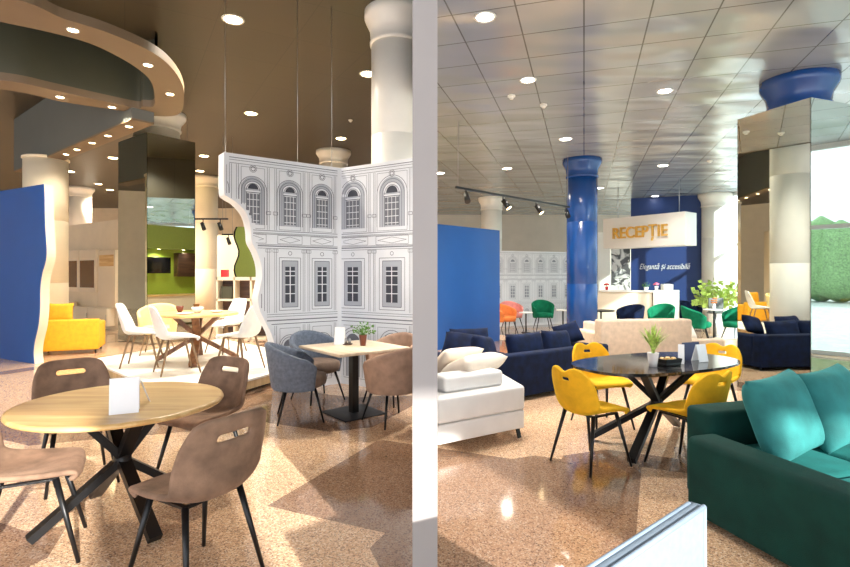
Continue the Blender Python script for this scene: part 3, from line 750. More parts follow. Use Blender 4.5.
x_table(WT, 'round oak table with walnut crossed legs on the display platform', round_top(.62, .76, .045, 'oak'), [(.6, .12), (-.6, .05), (.1, -.6), (-.12, .6)], 'oak', 'walnut', rz=.15, w=(.11, .06))
c0 = dining_chair('', 'whitefab', 'legwood', 'white')
G4 = 'white quilted chairs on the platform'
c0.location = (X(143, 7.75), 7.75, .203); c0.rotation_euler = (0, 0, face(.9, .25)); c0.scale = (1.07, 1.07, 1.07); tag(c0, 'white quilted chair furthest left on the platform', 'chair', G4)
dup(c0, (X(177, 7.2), 7.2, .203), face(.75, .6), 'white quilted chair on the platform directly before the oak table', G4)
dup(c0, (X(240, 7.42), 7.42, .203), face(-.85, .3), 'white quilted chair beside the wavy edge of the facade screen', G4)
dup(c0, (X(226, 9.1), 9.1, .203), face(-.5, -.85), 'white quilted chair behind the platform table, facing the viewer', G4)
yc = tub_chair('', 'paleyellow', 'paleyellow', .85, .7, legm='legwood')
yc.location = (X(158, 8.95), 8.95, .203); yc.rotation_euler = (0, 0, face(.3, -.95)); tag(yc, 'pale yellow tub armchair behind the white chairs on the platform', 'armchair')
# table setting
def bowl(loc, r, h, m, label, name='bowl'):
    b = B(); b.lathe([(r*.4, 0), (r*.8, h*.4), (r, h), (r*.96, h), (r*.76, h*.45), (r*.35, h*.12)], 20)
    return tag(finish(b, name, m, loc=loc), label, name.replace('_', ' '))
zt_ = .2+.762
bowl((WT.x+.05, WT.y-.1, zt_), .09, .09, 'potwhite', 'tall white bowl in the middle of the platform table')
bowl((WT.x-.28, WT.y+.02, zt_), .06, .1, 'potbrown', 'dark brown cup left of the white bowl')
bowl((WT.x+.3, WT.y+.0, zt_), .1, .03, 'potwhite', 'shallow white plate right of the white bowl', 'plate')
bowl((WT.x-.12, WT.y+.25, zt_), .05, .12, 'brownglass', 'brown glass cup behind the white bowl', 'glass_cup')
bowl((WT.x-.02, WT.y-.38, zt_), .13, .02, 'potwhite', 'white plate at the front rim of the platform table', 'plate')

# ------------------------------------------------------------------ yellow sofa, television wall, kitchen
def sofa(label, loc, rz, L, D, ha, hb, hs, m, n=2, arm=.18, bt=.2, seatm=None, cushm=None, leg=.1, legm='black', cush=True, arms=(1, 1), ch=.42, r=.035, name='sofa', cw=None):
    """origin at the middle of the back's foot; the front looks along +Y"""
    t = thing(name, label, 'sofa', loc, rz)
    b = B(); b.box(-L/2, L/2, 0, bt, leg, hb, r, 4); finish(b, 'backrest', m, t)
    b = B(); b.box(-L/2+.01, L/2-.01, bt, D-.02, leg, hs-.13, .015); finish(b, 'base', m, t)
    for i, s in enumerate((-1, 1)):
        if not arms[i]: continue
        b = B(); x0 = -L/2 if s < 0 else L/2-arm
        b.box(x0, x0+arm, bt*.0+ (bt+.002 if hb >= ha else 0), D, leg, ha, r, 4); finish(b, 'armrest', m, t)
    a0 = -L/2+(arm if arms[0] else 0); a1 = L/2-(arm if arms[1] else 0); w = (a1-a0)/n
    for k in range(n):
        b = B(); b.box(a0+k*w+.004, a0+(k+1)*w-.004, bt, D, hs-.13, hs, .035, 4); finish(b, 'seat_cushion', seatm or m, t)
        if cush:
            b = B(); b.pillow((cw or w*.98), ch+.04, .24, Matrix.Translation((a0+(k+.5)*w, bt+.15, hs+ch/2+.01)) @ Matrix.Rotation(math.radians(14), 4, 'X'))
            finish(b, 'back_cushion', cushm or m, t)
    for sx in (-1, 1):
        for y_ in (.08, D-.08):
            b = B(); b.tube((sx*(L/2-.08), y_, leg+.01), (sx*(L/2-.07), y_, 0), .022, .014, 10); finish(b, 'leg', legm, t)
    return t
def pillow(label, loc, w, h, tck, rz, tilt, m, rx=0, group=None):
    b = B(); b.pillow(w, h, tck, Matrix.Rotation(rx, 4, 'Y') @ Matrix.Rotation(tilt, 4, 'X'))
    return tag(finish(b, 'cushion', m, loc=loc, rz=rz), label, 'cushion', group)
sofa('bright yellow sofa seen from behind, beside the blue wavy panel', (-6.94, 10.08, 0), .42, 1.06, .85, .6, .68, .42, 'yellowsofa', n=1, leg=.08, cush=False, arm=.16)
pillow('yellow cushion standing on the yellow sofa near the blue panel', (-7.30, 10.42, .80), .44, .38, .15, .42, -.15, 'yellowsofa')

TW = Plane((-12.6, 17.3), (-8.55, 14.5))
t = thing('television_wall', 'cream display wall carrying cabinets behind the yellow sofa', 'display wall', TW.A)
b = B(); b.slab([(0, 0, 0), TW.u*TW.L, TW.u*TW.L+Vector((0, 0, 3.1)), (0, 0, 3.1)], -TW.n*.12); finish(b, 'wall_panel', 'cream', t)
def on_wall(px0, px1, py0, py1):                 # u0,u1,z0,z1 on the television wall
    a = TW.hit(px0, py0); c = TW.hit(px1, py1); return a[0], c[0], c[1], a[1]
rzw = math.atan2(TW.u.y, TW.u.x)
def wall_unit(name, label, cat, u0, u1, z0, z1, dep, m, doors=0, doorm=None, glass=False, hang=True):
    o = TW.pt(u0, z0, .0); t = thing(name, label, cat, o, rzw)
    w, h = u1-u0, z1-z0
    b = B(); b.box(0, w, -dep, -.001, 0, h, .004); finish(b, 'body', m, t)
    for k in range(doors):
        x0 = w*k/doors+.012; x1 = w*(k+1)/doors-.012
        b = B(); b.box(x0, x1, -dep-.018, -dep, .012, h-.012, .003); d = finish(b, 'door', m if not glass else 'creamlam', t)
        if glass:
            b = B(); b.box(x0+.09, x1-.09, -dep-.022, -dep-.019, .13, h-.32); finish(b, 'glass_pane', 'brownglass', d)
        else:
            b = B(); b.box(x1-.03, x1-.02, -dep-.03, -dep-.018, h*.35, h*.65); finish(b, 'handle', 'steel', d)
    return t
u0, u1, _, _ = on_wall(64, 97, 248, 296)
wall_unit('wall_cabinet', 'hanging cream cabinet with two smoked glass doors', 'cabinet', u0+.25, u1+.25, 1.05, 2.3, .12, 'creamlam', 2, glass=True)
u0b, u1b, _, _ = on_wall(59, 110, 300, 322)
wall_unit('low_cabinet', 'long low cream television bench below the glass cabinet', 'cabinet', u0b+.1, u1b+.3, .12, .62, .2, 'creamlam', 3)
u0c = TW.hit(101, 260)[0]; u1c = TW.hit(119, 260)[0]
t = wall_unit('wall_panel_shelf', 'cream wall panel with a wooden niche beside the glass cabinet', 'shelf', u0c, TW.L-.02, .62, 2.25, .08, 'creamlam')
b = B(); b.box(.1, TW.L-.1-u0c, -.09, -.08, 1.18, 1.5); finish(b, 'wood_niche', 'oak', t)
o = TW.pt(u0+.4, .62, .2); b = B(); b.lathe([(.05, 0), (.07, .1), (.05, .22), (.03, .3), (.035, .34)], 16); tag(finish(b, 'vase', 'potbrown', loc=o), 'dark vase on the low cream bench', 'vase')
o = TW.pt(u0+1.0, .62, .22); b = B(); b.box(-.25, .25, -.1, .1, 0, .12, .01); tag(finish(b, 'decor_box', 'creamlam', loc=o, rz=rzw), 'cream box on the low bench beside the vase', 'box')

# kitchen display standing behind the facade screen; the left mirror shows it
KP = Plane((-.70, 12.05), (-1.86, 10.50))
K0 = KP.A; krz = math.atan2(KP.u.y, KP.u.x)
t = thing('kitchen_display', 'green kitchen display with hanging television, seen in the left mirror', 'kitchen display', K0, krz)
LK = KP.L
b = B(); b.box(0, LK, .5, .58, 0, 3.05); finish(b, 'back_panel', 'limegreen', t)
b = B(); b.box(0, LK, -.02, .5, 2.35, 3.05); finish(b, 'header', 'moss', t)
b = B(); b.box(-.12, 0, -.02, .58, 0, 3.05); finish(b, 'side_panel', 'moss', t)
b = B(); b.box(LK, LK+.12, -.02, .58, 0, 3.05); finish(b, 'side_panel', 'creamlam', t)
b = B(); b.box(0, LK, -.02, .5, .9, .95); finish(b, 'worktop', 'oak', t)
b = B(); b.box(.02, LK-.02, .02, .5, .05, .9); finish(b, 'base_cabinet', 'creamlam', t)
b = B(); b.box(.15, LK*.4, .2, .5, 1.5, 2.25, .01); finish(b, 'wall_cupboard', 'darkwood', t)
o = K0+KP.u*(LK*.72)-KP.n*.3+Vector((0, 0, 1.6))
tv = thing('television', 'black television hanging in the green kitchen display', 'television', o, krz)
b = B(); b.box(-.42, .42, -.03, .02, 0, .5, .008); finish(b, 'screen', 'screen', tv)
b = B(); b.box(-.04, .04, .0, .18, .2, .3); finish(b, 'bracket', 'black', tv)

def lamp(parent, loc, e, size=.1, col=(1, .88, .7), spot=150):
    L = bpy.data.lights.new('lamp', 'SPOT'); L.energy = e; L.spot_size = math.radians(spot); L.spot_blend = .7; L.shadow_soft_size = size; L.color = col
    o = bpy.data.objects.new('lamp', L); COL.objects.link(o); o.parent = parent; o.location = loc; return o
KT = [o for o in COL.objects if o.name == 'kitchen_display'][0]
for fx in (.3, .7):  # fill lamps added under the header to brighten the dim mirrored kitchen
    b = B(); b.lathe([(.001, 2.34), (.05, 2.345)], 16, c=(LK*fx, .25, 0), closed=False); finish(b, 'header_fill_lamp', 'lampwarm', KT); lamp(KT, (LK*fx, .25, 2.32), 60)
# things in the gap left of the wavy edge
W2 = Plane((-7.6, 19.0), (-3.0, 19.0))
b = B(); b.box(-7.6, -2.8, 19, 19.15, 0, 3.0); tag(finish(b, 'display_wall', 'cream'), 'cream display wall far behind the platform dining set', 'display wall')
t = thing('wavy_display_panel', 'lime green panel with black wavy edge behind the platform', 'panel', (X(246, 15), 15, 0))
pts = [(-.25+.07*math.sin(k*.9)-(.12 if k < 8 else 0), k*.14) for k in range(22)]
b = B(); b.slab([(0.6, 0, 0), (.6, 0, 2.94)]+[(x_, 0, z_) for x_, z_ in pts[::-1]], (0, .06, 0)); finish(b, 'painted_face', 'moss', t)
b = B(); b.slab([(x_, 0.01, z_) for x_, z_ in pts]+[(x_-.05, .01, z_) for x_, z_ in pts[::-1]], (0, .08, 0)); finish(b, 'edge_band', 'black', t)
t = thing('shelf_unit', 'low cream shelf unit with wood boxes behind the platform chairs', 'shelf', (X(216, 12.6), 12.6, 0))
b = B(); b.box(0, 1.25, 0, .35, 0, .04); b.box(0, 1.25, 0, .35, 1.42, 1.5); b.box(0, 1.25, 0, .35, .92, .97); b.box(0, 1.25, 0, .35, .5, .54); finish(b, 'shelf_board', 'creamlam', t)
for x_ in (0, .42, .82, 1.21): b = B(); b.box(x_, x_+.04, 0, .35, 0, 1.5); finish(b, 'upright', 'creamlam', t)
b = B(); b.box(0, 1.25, .33, .35, 0, 1.5); finish(b, 'back_board', 'darkwood', t)
def boxthing(name, label, cat, loc, sx, sy, sz, m, rz=0, r=.006):
    b = B(); b.box(-sx/2, sx/2, -sy/2, sy/2, 0, sz, r); return tag(finish(b, name, m, loc=loc, rz=rz), label, cat)
boxthing('storage_box', 'olive box in the top left cell of the cream shelf unit', 'box', (X(216, 12.6)+.24, 12.75, .97), .26, .2, .3, 'olive')
boxthing('storage_box', 'tan box in the right cell of the cream shelf unit', 'box', (X(216, 12.6)+1.0, 12.75, .97), .3, .2, .24, 'oak')
boxthing('gift_box', 'small red box on top of the cream shelf unit', 'box', (X(225, 12.8), 12.8, 1.5), .16, .14, .18, 'red')
for i, (px0, px1, py, d, lab) in enumerate(((185, 228, 219, 13.0, 'upper black track rail with two spot heads beside the cream column'), (222, 233, 234.5, 14.5, 'lower short black track rail with one spot head'))):
    z = H+(YH-py)/F*d; x0, x1 = X(px0, d), X(px1, d)
    t = thing('track_light', lab, 'track light', (x0, d, z))
    b = B(); b.box(0, x1-x0, -.02, .02, -.02, .02); finish(b, 'rail', 'black', t)
    for fx in ((.42, .82) if i == 0 else (.6,)):
        xx = fx*(x1-x0); b = B(); b.tube((xx, 0, -.02), (xx, 0, -.1), .012); b.tube((xx-.03, 0, -.1), (xx+.05, -.05, -.27), .045, .05, 12); finish(b, 'spot_head', 'black', t)
    for fx in (.05, .95): b = B(); b.tube((fx*(x1-x0), 0, 0), (fx*(x1-x0), 0, ZL-z), .004, n=5); finish(b, 'wire', 'steel', t)

# ------------------------------------------------------------------ right hall: table group
TR = Vector((2.13, 4.78, 0)); trz = math.atan2(.43, .9)
def oval_top(t):
    b = B(); a, c, e = .86, .46, 2.6
    def sup(k, s=1): 
        q = 2*PI*k/64; cc, ss = math.cos(q), math.sin(q)
        return (a*s*math.copysign(abs(cc)**(2/e), cc), c*s*math.copysign(abs(ss)**(2/e), ss))
    b.prism([sup(k) for k in range(64)], .735, .755); finish(b, 'tabletop', 'blackmarble', t)
    b = B(); b.prism([sup(k, .93) for k in range(64)], .72, .735); finish(b, 'top_rim', 'black', t)
x_table(TR, 'oval black marble dining table with crossed black legs', oval_top, [(.62, .28), (-.62, -.28), (-.5, .34), (.5, -.34)], 'blackmarble', 'black', rz=trz, w=(.07, .045), topz=.74)
y0 = dining_chair('', 'yellow', 'black', 'yellow'); G5 = 'yellow velvet chairs around the black oval table'
y0.location = (1.36, 4.28, 0); y0.rotation_euler = (0, 0, face(.86, .5)); tag(y0, 'yellow velvet chair at the left end of the black table, fully visible', 'chair', G5)
dup(y0, (2.12, 4.20, 0), face(-.45, .9), 'yellow velvet chair with its back to the viewer, before the black table', G5)
dup(y0, (1.83, 5.38, 0), face(.25, -.95), 'yellow velvet chair behind the black table, next to the navy sofa', G5)
dup(y0, (2.95, 5.38, 0), face(-.8, -.6), 'yellow velvet chair at the far right end of the black table', G5)
p = G(653, 366.5, .755); potted((p.x, p.y, .756), 'spiky green plant in a white pot on the black oval table', .048, .12, 'potwhite', 'leaflight', .27, .17, 80, blade=True, seed=5)
p = G(668, 365, .755)
t = thing('serving_tray', 'black wire basket with brown biscuits beside the white plant pot', 'basket', (p.x, p.y, .756), .4); t.scale = (.8, .8, .8)
b = B(); b.box(-.11, .11, -.08, .08, 0, .03, .006); finish(b, 'tray_base', 'black', t)
b = B()
if 1:
    O4 = [(-.11, -.08), (.11, -.08), (.11, .08), (-.11, .08)]; V4 = [[b.bm.verts.new((x_*f_, y_*f_, z_)) for x_, y_ in O4] for f_, z_ in ((1, .03), (1.08, .075), (1.03, .075), (.95, .03))]
    b._fin([b.bm.faces.new((V4[i][k], V4[i][(k+1) % 4], V4[(i+1) % 4][(k+1) % 4], V4[(i+1) % 4][k])) for i in range(4) for k in range(4)])
for k in range(0): b.bar((-.11+.036*k, -.08, .03), (-.11+.036*k, -.08, .07), .006, .006); b.bar((-.11+.036*k, .08, .03), (-.11+.036*k, .08, .07), .006, .006)
finish(b, 'basket_rim', 'black', t)
for k in range(4): b = B(); b.lathe([(.02, 0), (.032, .02), (.02, .04)], 12, c=(-.06+.04*k, .02*(-1)**k, .045)); finish(b, 'biscuit', 'oak', t)
p = G(681, 364, .755); t = card_stand((p.x, p.y, .756), -.5, 'folded white leaflet next to the biscuit basket', .05, .17)
p = G(694, 360, .755); card_stand((p.x, p.y, .756), .35, 'white and navy brochure standing on the black oval table', .2, .16, m='navycard', name='brochure')
card_stand((p.x+.03, p.y-.12, .757), .35, 'white card standing just before the navy brochure', .11, .155)

# white sofa by the partition
t = thing('sofa', 'white leather sofa with folded headrests at the partition', 'sofa', (.5, 4.9, 0))
foot = [(.10, 4.40), (.95, 4.93), (.80, 5.80), (.10, 5.38)]
def inset(P, s):
    c = Vector((sum(p[0] for p in P)/4, sum(p[1] for p in P)/4)); return [((p[0]-c.x)*s+c.x-.5, (p[1]-c.y)*s+c.y-4.9) for p in P]
def bev_prism(P, z0, z1, name, m, par, r=.03):
    b = B(); b.prism(P, z0, z1); bmesh.ops.bevel(b.bm, geom=b.bm.edges[:], offset=r, segments=3, profile=.5, affect='EDGES')
    for f in b.bm.faces: f.smooth = True
    return finish(b, name, m, par)
bev_prism(inset(foot, .985), .10, .27, 'base', 'white_leather', t, .015)
bev_prism(inset(foot, 1.0), .275, .50, 'side_cushion', 'white_leather', t, .03)
R = math.atan2(.53, .85)
M1 = Matrix.Translation((-.10, -.02, .545)) @ Matrix.Rotation(R, 4, 'Z')
b = B(); b.box(-.34, .34, -.12, .12, 0-.045, .10, .035, 4, M=M1); finish(b, 'folded_headrest', 'white_leather', t)
b = B(); b.pillow(.62, .42, .2, Matrix.Translation((-.02, .28, .64)) @ Matrix.Rotation(R+.2, 4, 'Z') @ Matrix.Rotation(1.15, 4, 'X')); finish(b, 'back_cushion', 'cream_sofa', t)
b = B(); b.pillow(.5, .4, .17, Matrix.Translation((-.18, .5, .66)) @ Matrix.Rotation(R, 4, 'Z') @ Matrix.Rotation(.9, 4, 'X')); finish(b, 'back_cushion', 'cream_sofa', t)
b = B(); b.bar((.38, .07, .10), (.40, .05, 0), .05, .012); finish(b, 'leg', 'black', t)
b = B(); b.bar((.24, .75, .10), (.24, .78, 0), .05, .012); finish(b, 'leg', 'black', t)

# navy sofa (corner type, back towards the viewer)
N0 = Vector((.70, 6.05, 0)); nd = Vector((.83, .555, 0)).normalized(); nl = 2.28
nrz = math.atan2(nd.y, nd.x); ctr = N0+nd*nl/2
ns = sofa('navy velvet corner sofa seen from behind, between white sofa and blue column', ctr, nrz, nl, 1.0, .56, .58, .42, 'navy', n=3, bt=.18, arm=.2, leg=.05, cush=False, arms=(0, 1))
b = B(); b.box(-nl/2+.35, -nl/2+1.25, 1.0, 1.6, .05, .42, .03, 3); finish(b, 'chaise', 'navy', ns)
loc = lambda s, off, z: N0+nd*s+Vector((-nd.y, nd.x, 0))*off+Vector((0, 0, z))
G6 = 'navy cushions along the navy sofa'
pillow('navy cushion with light piping nearest the white sofa', loc(.28, .34, .61), .56, .38, .2, nrz+.5, -.35, 'navy', .15, G6)
pillow('wide navy cushion in the middle of the navy sofa back', loc(.98, .34, .60), .66, .38, .2, nrz+.03, -.25, 'navy', 0, G6)
pillow('navy cushion at the sofa back just before the blue column', loc(1.58, .34, .60), .58, .38, .2, nrz+.1, -.3, 'navy', .06, G6)
pillow('small navy cushion on the right armrest of the navy sofa', loc(2.0, .5, .70), .42, .32, .16, nrz-.3, -.5, 'navy', -.2, G6)
pillow('long navy cushion lying on the left side of the navy sofa', (.52, 6.78, .60), .62, .42, .24, nrz-.9, -.7, 'navy', .1, G6)
pillow('flat navy cushion far left, against the blue panel', (.66, 7.4, .60), .6, .42, .2, .3, -.5, 'navy', 0, G6)

# teal sofa on the right
P0 = Vector((1.68, 3.36, 0)); e1 = Vector((.96, .28, 0)).normalized(); e2 = Vector((e1.y, -e1.x, 0))
rzt = math.atan2(e1.y, e1.x)
t = thing('sofa', 'large teal velvet sofa with plump cushions in the right foreground', 'sofa', P0, rzt)
# local: +x along the back, -y towards the sofa's front
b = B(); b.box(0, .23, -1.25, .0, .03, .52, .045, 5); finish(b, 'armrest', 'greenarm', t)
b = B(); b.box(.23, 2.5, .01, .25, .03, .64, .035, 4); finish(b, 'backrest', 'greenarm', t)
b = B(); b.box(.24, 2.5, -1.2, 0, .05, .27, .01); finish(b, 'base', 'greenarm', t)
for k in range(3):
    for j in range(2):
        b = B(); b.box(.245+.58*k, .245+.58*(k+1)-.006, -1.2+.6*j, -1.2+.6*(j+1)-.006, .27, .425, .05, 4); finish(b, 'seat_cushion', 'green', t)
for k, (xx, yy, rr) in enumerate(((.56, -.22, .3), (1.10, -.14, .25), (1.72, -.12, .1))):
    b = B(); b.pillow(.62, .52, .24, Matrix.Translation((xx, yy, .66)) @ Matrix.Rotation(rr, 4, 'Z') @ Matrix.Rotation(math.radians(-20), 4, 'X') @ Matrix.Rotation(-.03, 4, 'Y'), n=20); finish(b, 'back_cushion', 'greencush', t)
for xx, yy in ((.1, -1.15), (.1, -.1), (2.4, -1.1), (2.4, .1)): b = B(); b.tube((xx, yy, .05), (xx, yy, 0), .025, .02); finish(b, 'foot', 'black', t)

# pale blue armchair at the bottom
c1 = G(690, 500, .80); c2 = G(612, 550, .80); dd = (c1-c2).normalized(); LB = .82
t = thing('armchair', 'pale blue armchair with piped back edge at the bottom of the right hall', 'armchair', (c1.x, c1.y, 0), math.atan2(dd.y, dd.x))
# local: x negative towards the other end, -y towards the viewer's right
b = B(); b.box(-LB, 0, -.05, .0, .12, .80, .02, 4); finish(b, 'backrest', 'lightblue', t)
b = B()
b.tube((-LB, -.048, .797), (-.01, -.048, .797), .008); b.tube((-.01, -.048, .797), (-.004, -.048, .15), .008); b.tube((-.006, -.005, .79), (-.006, -.048, .79), .008); b.tube((-LB, -.005, .795), (-.02, -.005, .795), .008)
finish(b, 'piping', 'piping', t)
b = B(); b.box(-LB+.1, -.1, -.57, -.05, .28, .44, .05, 4); finish(b, 'seat', 'lightblue', t)
b = B(); b.box(-.10, -.0, -.57, -.052, .2, .6, .03, 4); finish(b, 'armrest', 'lightblue', t)
b = B(); b.box(-LB, -LB+.1, -.57, -.052, .2, .6, .03, 4); finish(b, 'armrest', 'lightblue', t)
for xx in (-.08, -LB+.08):
    for yy in (-.05, -.55): b = B(); b.tube((xx, yy, .28), (xx, yy, 0), .018, .012); finish(b, 'leg', 'black', t)

# ------------------------------------------------------------------ right hall: beige sofas and far furniture
sofa('beige fabric sofa seen from behind in front of the reception desk', (3.42, 8.0, 0), math.atan2(.12, 1), 1.5, .95, .64, .86, .45, 'beige_sofa', n=2, cush=False, leg=.04, bt=.24, arm=.22)
sofa('low beige sofa section beside the mirror box', (4.72, 8.28, 0), math.atan2(.0, 1), 1.02, .9, .45, .52, .42, 'beige_sofa', n=1, cush=False, leg=.07, bt=.2, arm=.18)
pillow('pale cushion on the low beige sofa section', (4.28, 8.62, .62), .45, .36, .16, .4, -.5, 'cream_sofa')
sofa('white sofa between the blue column and the beige sofa', (3.80, 9.75, 0), .1, 1.0, .9, .62, .68, .42, 'cream_sofa', n=1, cush=False, leg=.06)
g0 = tub_chair('', 'greenchair', 'greenchair', .84, .66); G7 = 'emerald velvet armchairs'
g0.location = (X(697, 12.0), 12.0, 0); g0.rotation_euler = (0, 0, face(.8, -.35)); tag(g0, 'emerald armchair left of the small white table near the big plant', 'armchair', G7)
dup(g0, (X(737, 12.0), 12.0, 0), face(-.85, -.3), 'emerald armchair right of the small white table, beside the mirror box', G7)
dup(g0, (X(661, 12.9), 12.9, 0), face(-.6, -.6), 'emerald armchair standing before the reception desk', G7)
gs = dup(g0, (X(543, 14.8), 14.8, 0), face(.0, -.9), 'emerald armchair before the distant facade screen, next to the pink one', G7)
pk = tub_chair('', 'pink', 'pink', .8, .64); pk.location = (X(512, 14.8), 14.8, 0); pk.rotation_euler = (0, 0, face(.3, -.9)); tag(pk, 'pink velvet armchair before the distant facade screen', 'armchair')
ok = tub_chair('', 'orangefab', 'orangefab', .8, .64); ok.location = (X(505, 13.6), 13.6, 0); ok.rotation_euler = (0, 0, face(.6, -.8)); tag(ok, 'orange brown armchair at the edge of the blue panel', 'armchair')
nv = tub_chair('', 'navy', 'navy', .84, .7); nv.location = (X(630, 12.6), 12.6, 0); nv.rotation_euler = (0, 0, face(-.8, -.5)); tag(nv, 'navy tub armchair in front of the reception desk', 'armchair')
nv2 = dup(nv, (X(690, 14.3), 14.3, 0), face(.3, -.9), 'navy tub armchair behind the left emerald one')
def side_table(loc, label, r=.25, h=.5, top='white', leg='black'):
    t = thing('side_table', label, 'table', loc)
    b = B(); b.lathe([(r, h-.025), (r, h)], 28); finish(b, 'tabletop', top, t)
    b = B(); b.lathe([(.02, .015), (.02, h-.025)], 12); finish(b, 'pedestal', leg, t)
    b = B(); b.lathe([(r*.7, 0), (r*.65, .015)], 24); finish(b, 'base_plate', leg, t)
    return t
side_table((X(526, 14.0), 14.0, 0), 'white side table between the pink and green armchairs', .18, .55)
side_table((X(563, 14.2), 14.2, 0), 'white side table between the far green armchair and the blue column', .18, .6)
side_table((X(601, 12.0), 12.0, 0), 'black bistro table right of the blue column', .3, .74, 'black')
side_table((7.0, 12.6, 0), 'white side table between the two emerald armchairs', .24, .72, 'white')
potted((X(716, 13.9), 13.9, 0), 'large leafy green plant in a tall pot behind the emerald armchairs', .22, .62, 'potwhite', 'leaflight', .85, .55, 260, name='large_potted_plant', seed=9)
boxthing('monitor', 'grey flat box shaped display standing behind the emerald armchairs', 'monitor', (X(706, 13.4), 12.95, .62), .36, .05, .36, 'slate')
bpy.data.objects['monitor'].location.z = .62
side_table((X(706, 13.4), 12.95, 0), 'thin grey stand table carrying the grey display', .2, .62, 'slate', 'steel')
t = thing('floral_vase', 'white vase with coral flowers on the small white table', 'vase', (7.0, 12.6, .722))
b = B(); b.lathe([(.03, 0), (.045, .06), (.03, .13)], 16); finish(b, 'vase_body', 'potwhite', t)
b = B()
for k in range(14): a = k*2.4; b.lathe([(.002, -.02), (.03, 0), (.002, .02)], 8, c=(.05*math.cos(a), .05*math.sin(a), .16+.05*(k % 3)))
finish(b, 'flower_heads', 'orangefab', t)

# ------------------------------------------------------------------ reception
RW0, RW1 = Vector((6.85, 17.3, 0)), Vector((8.83, 16.55, 0))
d = (RW1-RW0).normalized(); nrm = Vector((-d.y, d.x, 0))
b = B(); b.prism([(v.x, v.y) for v in (RW0, RW1, RW1+nrm*.15, RW0+nrm*.15)], 0, ZR); struct(finish(b, 'wall_reception', 'navywall'))
A_ = RW0-d*.62
b = B(); b.prism([(v.x, v.y) for v in (A_, RW0-d*.02, RW0-d*.02+nrm*.12, A_+nrm*.12)], 0, 2.5); tag(finish(b, 'marble_panel', 'greymarble'), 'grey marble patterned panel left of the dark blue reception wall', 'panel')
A2 = A_-d*.75
b = B(); b.prism([(v.x, v.y) for v in (A2, A_-d*.02, A_-d*.02+nrm*.12, A2+nrm*.12)], 0, 3.0); tag(finish(b, 'display_wall', 'white'), 'narrow white wall below the left end of the sign box', 'display wall')
# sign box
s0, s1 = Vector((X(603, 15.2), 15.2, 2.32)), Vector((X(685, 13.3), 13.3, 2.32))
sd = (s1-s0).normalized(); sl = (s1-s0).length; srz = math.atan2(sd.y, sd.x)
t = thing('reception_sign', 'white hanging box sign with gold letters reading RECEPȚIE', 'sign', s0, srz)
b = B(); b.box(0, sl, 0, .62, 0, .86, .004); finish(b, 'sign_box', 'white', t)
for (xx, yy) in ((.3, .3), (sl-.3, .3)): b = B(); b.tube((xx, yy, .86), (xx, yy, ZR-2.32), .01, n=6); finish(b, 'suspension_wire', 'steel', t)
def text_part(name, body, size, ext, m, parent, loc, rx=PI/2, shear=0, width=None, rz=0, offset=0):
    cu = bpy.data.curves.new(name, 'FONT'); cu.body = body; cu.size = size; cu.extrude = ext; cu.align_x = 'CENTER'; cu.align_y = 'CENTER'; cu.shear = shear; cu.offset = offset
    tmp = bpy.data.objects.new(name, cu); COL.objects.link(tmp)
    dg = bpy.context.evaluated_depsgraph_get(); me = bpy.data.meshes.new_from_object(tmp.evaluated_get(dg))
    bpy.data.objects.remove(tmp)
    if width:
        xs = [v.co.x for v in me.vertices]; k = width/(max(xs)-min(xs)); c_ = (max(xs)+min(xs))/2
        for v in me.vertices: v.co.x = (v.co.x-c_)*k
    me.materials.clear(); me.materials.append(MT[m])
    o = bpy.data.objects.new(name, me); COL.objects.link(o); o.parent = parent; o.location = loc; o.rotation_euler = (rx, 0, rz); return o
text_part('lettering', 'RECEP\u021aIE', .44, .03, 'gold', t, (sl*.48, -.035, .40), width=1.6, offset=.004)
# script lettering on the blue wall
sp = RW0+d*1.02-nrm*.02+Vector((0, 0, 1.82))
o = text_part('wall_lettering', 'Elegant\u0103 \u0219i accesibil\u0103', .26, .008, 'silver', None, sp, shear=.35, width=1.5, offset=-.002, rz=math.atan2(d.y, d.x))
tag(o, 'silver slanted script lettering on the dark blue reception wall', 'lettering')
# desk
D0, D1 = Vector((X(597, 14.6), 14.6, 0)), Vector((X(652, 13.9), 13.9, 0)); D2 = Vector((X(674, 14.2), 14.2, 0))
dd_ = (D1-D0).normalized(); drz = math.atan2(dd_.y, dd_.x); dl = (D1-D0).length
t = thing('reception_desk', 'long white reception desk under the gold lettered sign', 'desk', D0, drz)
b = B(); b.box(0, dl, 0, .6, 0, 1.08, .004); finish(b, 'front_panel', 'creamlam', t)
b = B(); b.box(-.03, dl+.03, -.03, .63, 1.08, 1.12, .004); finish(b, 'counter_top', 'white', t)
b = B(); b.box(dl+.035, dl+.62, -.06, .66, 0, 1.14, .004); finish(b, 'end_block', 'white', t)
q = D0+dd_*.25+Vector((.1, .25, 1.125))
def flowers(loc, label, m, r=.05, h=.1, n=10, pot='red', s=.06):
    t = thing('flower_pot', label, 'flowers', loc)
    b = B(); b.lathe([(r*.7, 0), (r, h)], 16); finish(b, 'pot', pot, t)
    b = B()
    for k in range(n): a = k*2.4; rr = s*((k+.5)/n)**.5; b.lathe([(.002, -.03), (.035, 0), (.002, .03)], 8, c=(rr*math.cos(a), rr*math.sin(a), h+.08-.03*(rr/s)))
    finish(b, 'flower_heads', m, t)
    b = B(); b.tube((0, 0, h*.9), (0, 0, h+.08), .01, n=6); finish(b, 'stem', 'leaf', t)
flowers(q, 'red flowers at the left end of the reception desk', 'redfl')
q = D1+Vector((-.05, .25, 1.12)); potted((q.x, q.y, 1.121), 'small plant in white pot on the right of the reception desk', .06, .1, 'potwhite', 'leaf', .14, .1, 40, seed=11)
flowers((D1.x+.24, D1.y+.28, 1.145), 'pink flowers beside the small plant on the reception desk', 'pinkfl', pot='potwhite')
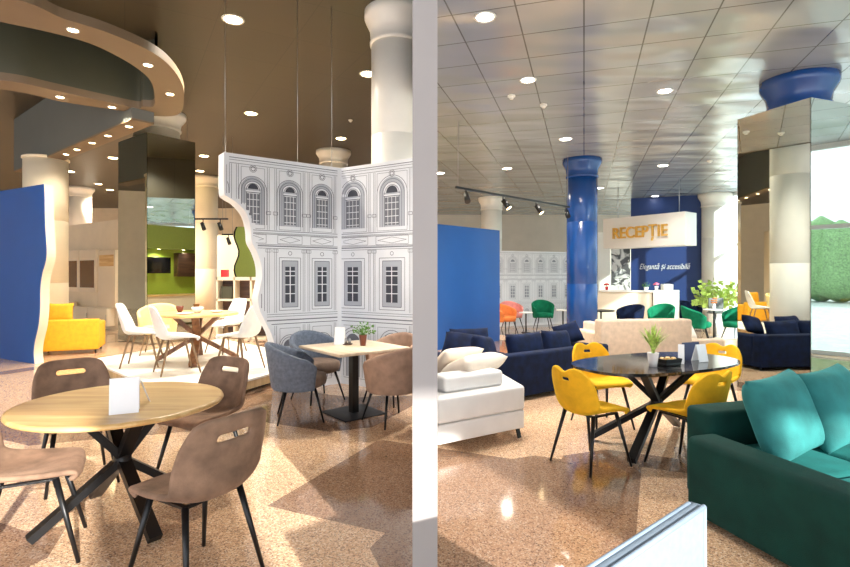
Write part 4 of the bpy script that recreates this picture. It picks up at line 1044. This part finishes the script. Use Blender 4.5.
boxthing('desk_box', 'white box at the right end of the reception desk', 'box', (D2.x-.12, D2.y+.15, 1.14), .26, .2, .16, 'white')

# track rail with spots in the right hall
r0, r1 = Vector((X(456, 8.6), 8.6, 3.0)), Vector((X(569, 11.1), 11.1, 3.0)); rd = (r1-r0).normalized(); rl = (r1-r0).length
t = thing('track_light', 'long black hanging track rail with four spot heads before the blue column', 'track light', r0, math.atan2(rd.y, rd.x))
b = B(); b.box(0, rl, -.018, .018, -.018, .018); finish(b, 'rail', 'black', t)
for i, px in enumerate((466, 503, 536, 566)):
    k = (px-CX)/F; s_ = (r0.x-k*r0.y)/(k*rd.y-rd.x); onl = i in (1, 2)
    b = B(); b.tube((s_, 0, -.02), (s_, 0, -.1), .012); dx = .06 if onl else -.06; b.tube((s_, 0, -.08), (s_+dx, -.09, -.23), .045, .05, 14); h = finish(b, 'spot_head', 'black', t)
    if onl:
        dv = Vector((dx, -.09, -.15)).normalized(); e = Vector((s_+dx, -.09, -.23))
        b = B(); b.tube(e, e+dv*.006, .044, n=14); finish(b, 'lens', 'lampwarm', h)
for s_ in (.05, rl-.05): b = B(); b.tube((s_, 0, .018), (s_, 0, ZR-3.0), .004, n=5); finish(b, 'wire', 'steel', t)

# things the right mirror shows: duct, blue sofa, white display, lamps in the other hall
t = thing('air_duct', 'ribbed metal air duct running below the ceiling, seen in the mirror', 'duct', (0, 0, 0))
b = B(); b.tube((-.6, 5.9, 3.75), (-.9, 13, 3.75), .22, n=20)
# (kept clear of the sight lines: it hangs right behind the partition line)
b.bm.free()
bpy.data.objects.remove(t)

# outside: clipped hedge beyond the glass
b = B()
rnd = random.Random(4)
for k in range(34):
    yy = -8+k*1.0; hh = rnd.uniform(3.6, 5.2); b.lathe([(.2, 0), (1.1+rnd.random()*.3, .5), (1.25, 1.2), (1.15, hh*.7), (.8, hh*.9), (.1, hh)], 12, c=(34+rnd.random(), yy, 0))
o = tag(finish(b, 'hedge', 'hedge'), 'green hedge outside beyond the window wall', 'hedge', kind='stuff')

# ------------------------------------------------------------------ light
w = bpy.data.worlds.new('sky'); SC.world = w; w.use_nodes = True; nt = w.node_tree
bg = nt.nodes['Background']; bg.inputs[0].default_value = lin((236, 242, 250)); bg.inputs[1].default_value = 2.0
sun = bpy.data.lights.new('sun', 'SUN'); sun.energy = 5.5; sun.angle = math.radians(.8); sun.color = (1, .95, .86)
so = bpy.data.objects.new('sun', sun); COL.objects.link(so); so.rotation_euler = Vector((-.50, .86, -.36)).to_track_quat('-Z', 'Y').to_euler(); so.location = (14, -6, 9)

cam = bpy.data.cameras.new('camera'); co = bpy.data.objects.new('camera', cam); COL.objects.link(co)
cam.sensor_width = 36; cam.lens = F/850*36; cam.shift_y = -(283.5-YH)/850; cam.clip_start = .05
co.location = (0, 0, H); co.rotation_euler = (PI/2, 0, 0); SC.camera = co
SC.cycles.use_denoising = True
SC.cycles.max_bounces = 8; SC.cycles.sample_clamp_indirect = 6
vs = SC.view_settings; vs.view_transform = 'Standard'; vs.look = 'None'; vs.gamma = 1; vs.use_curve_mapping = False; vs.exposure = 1.15
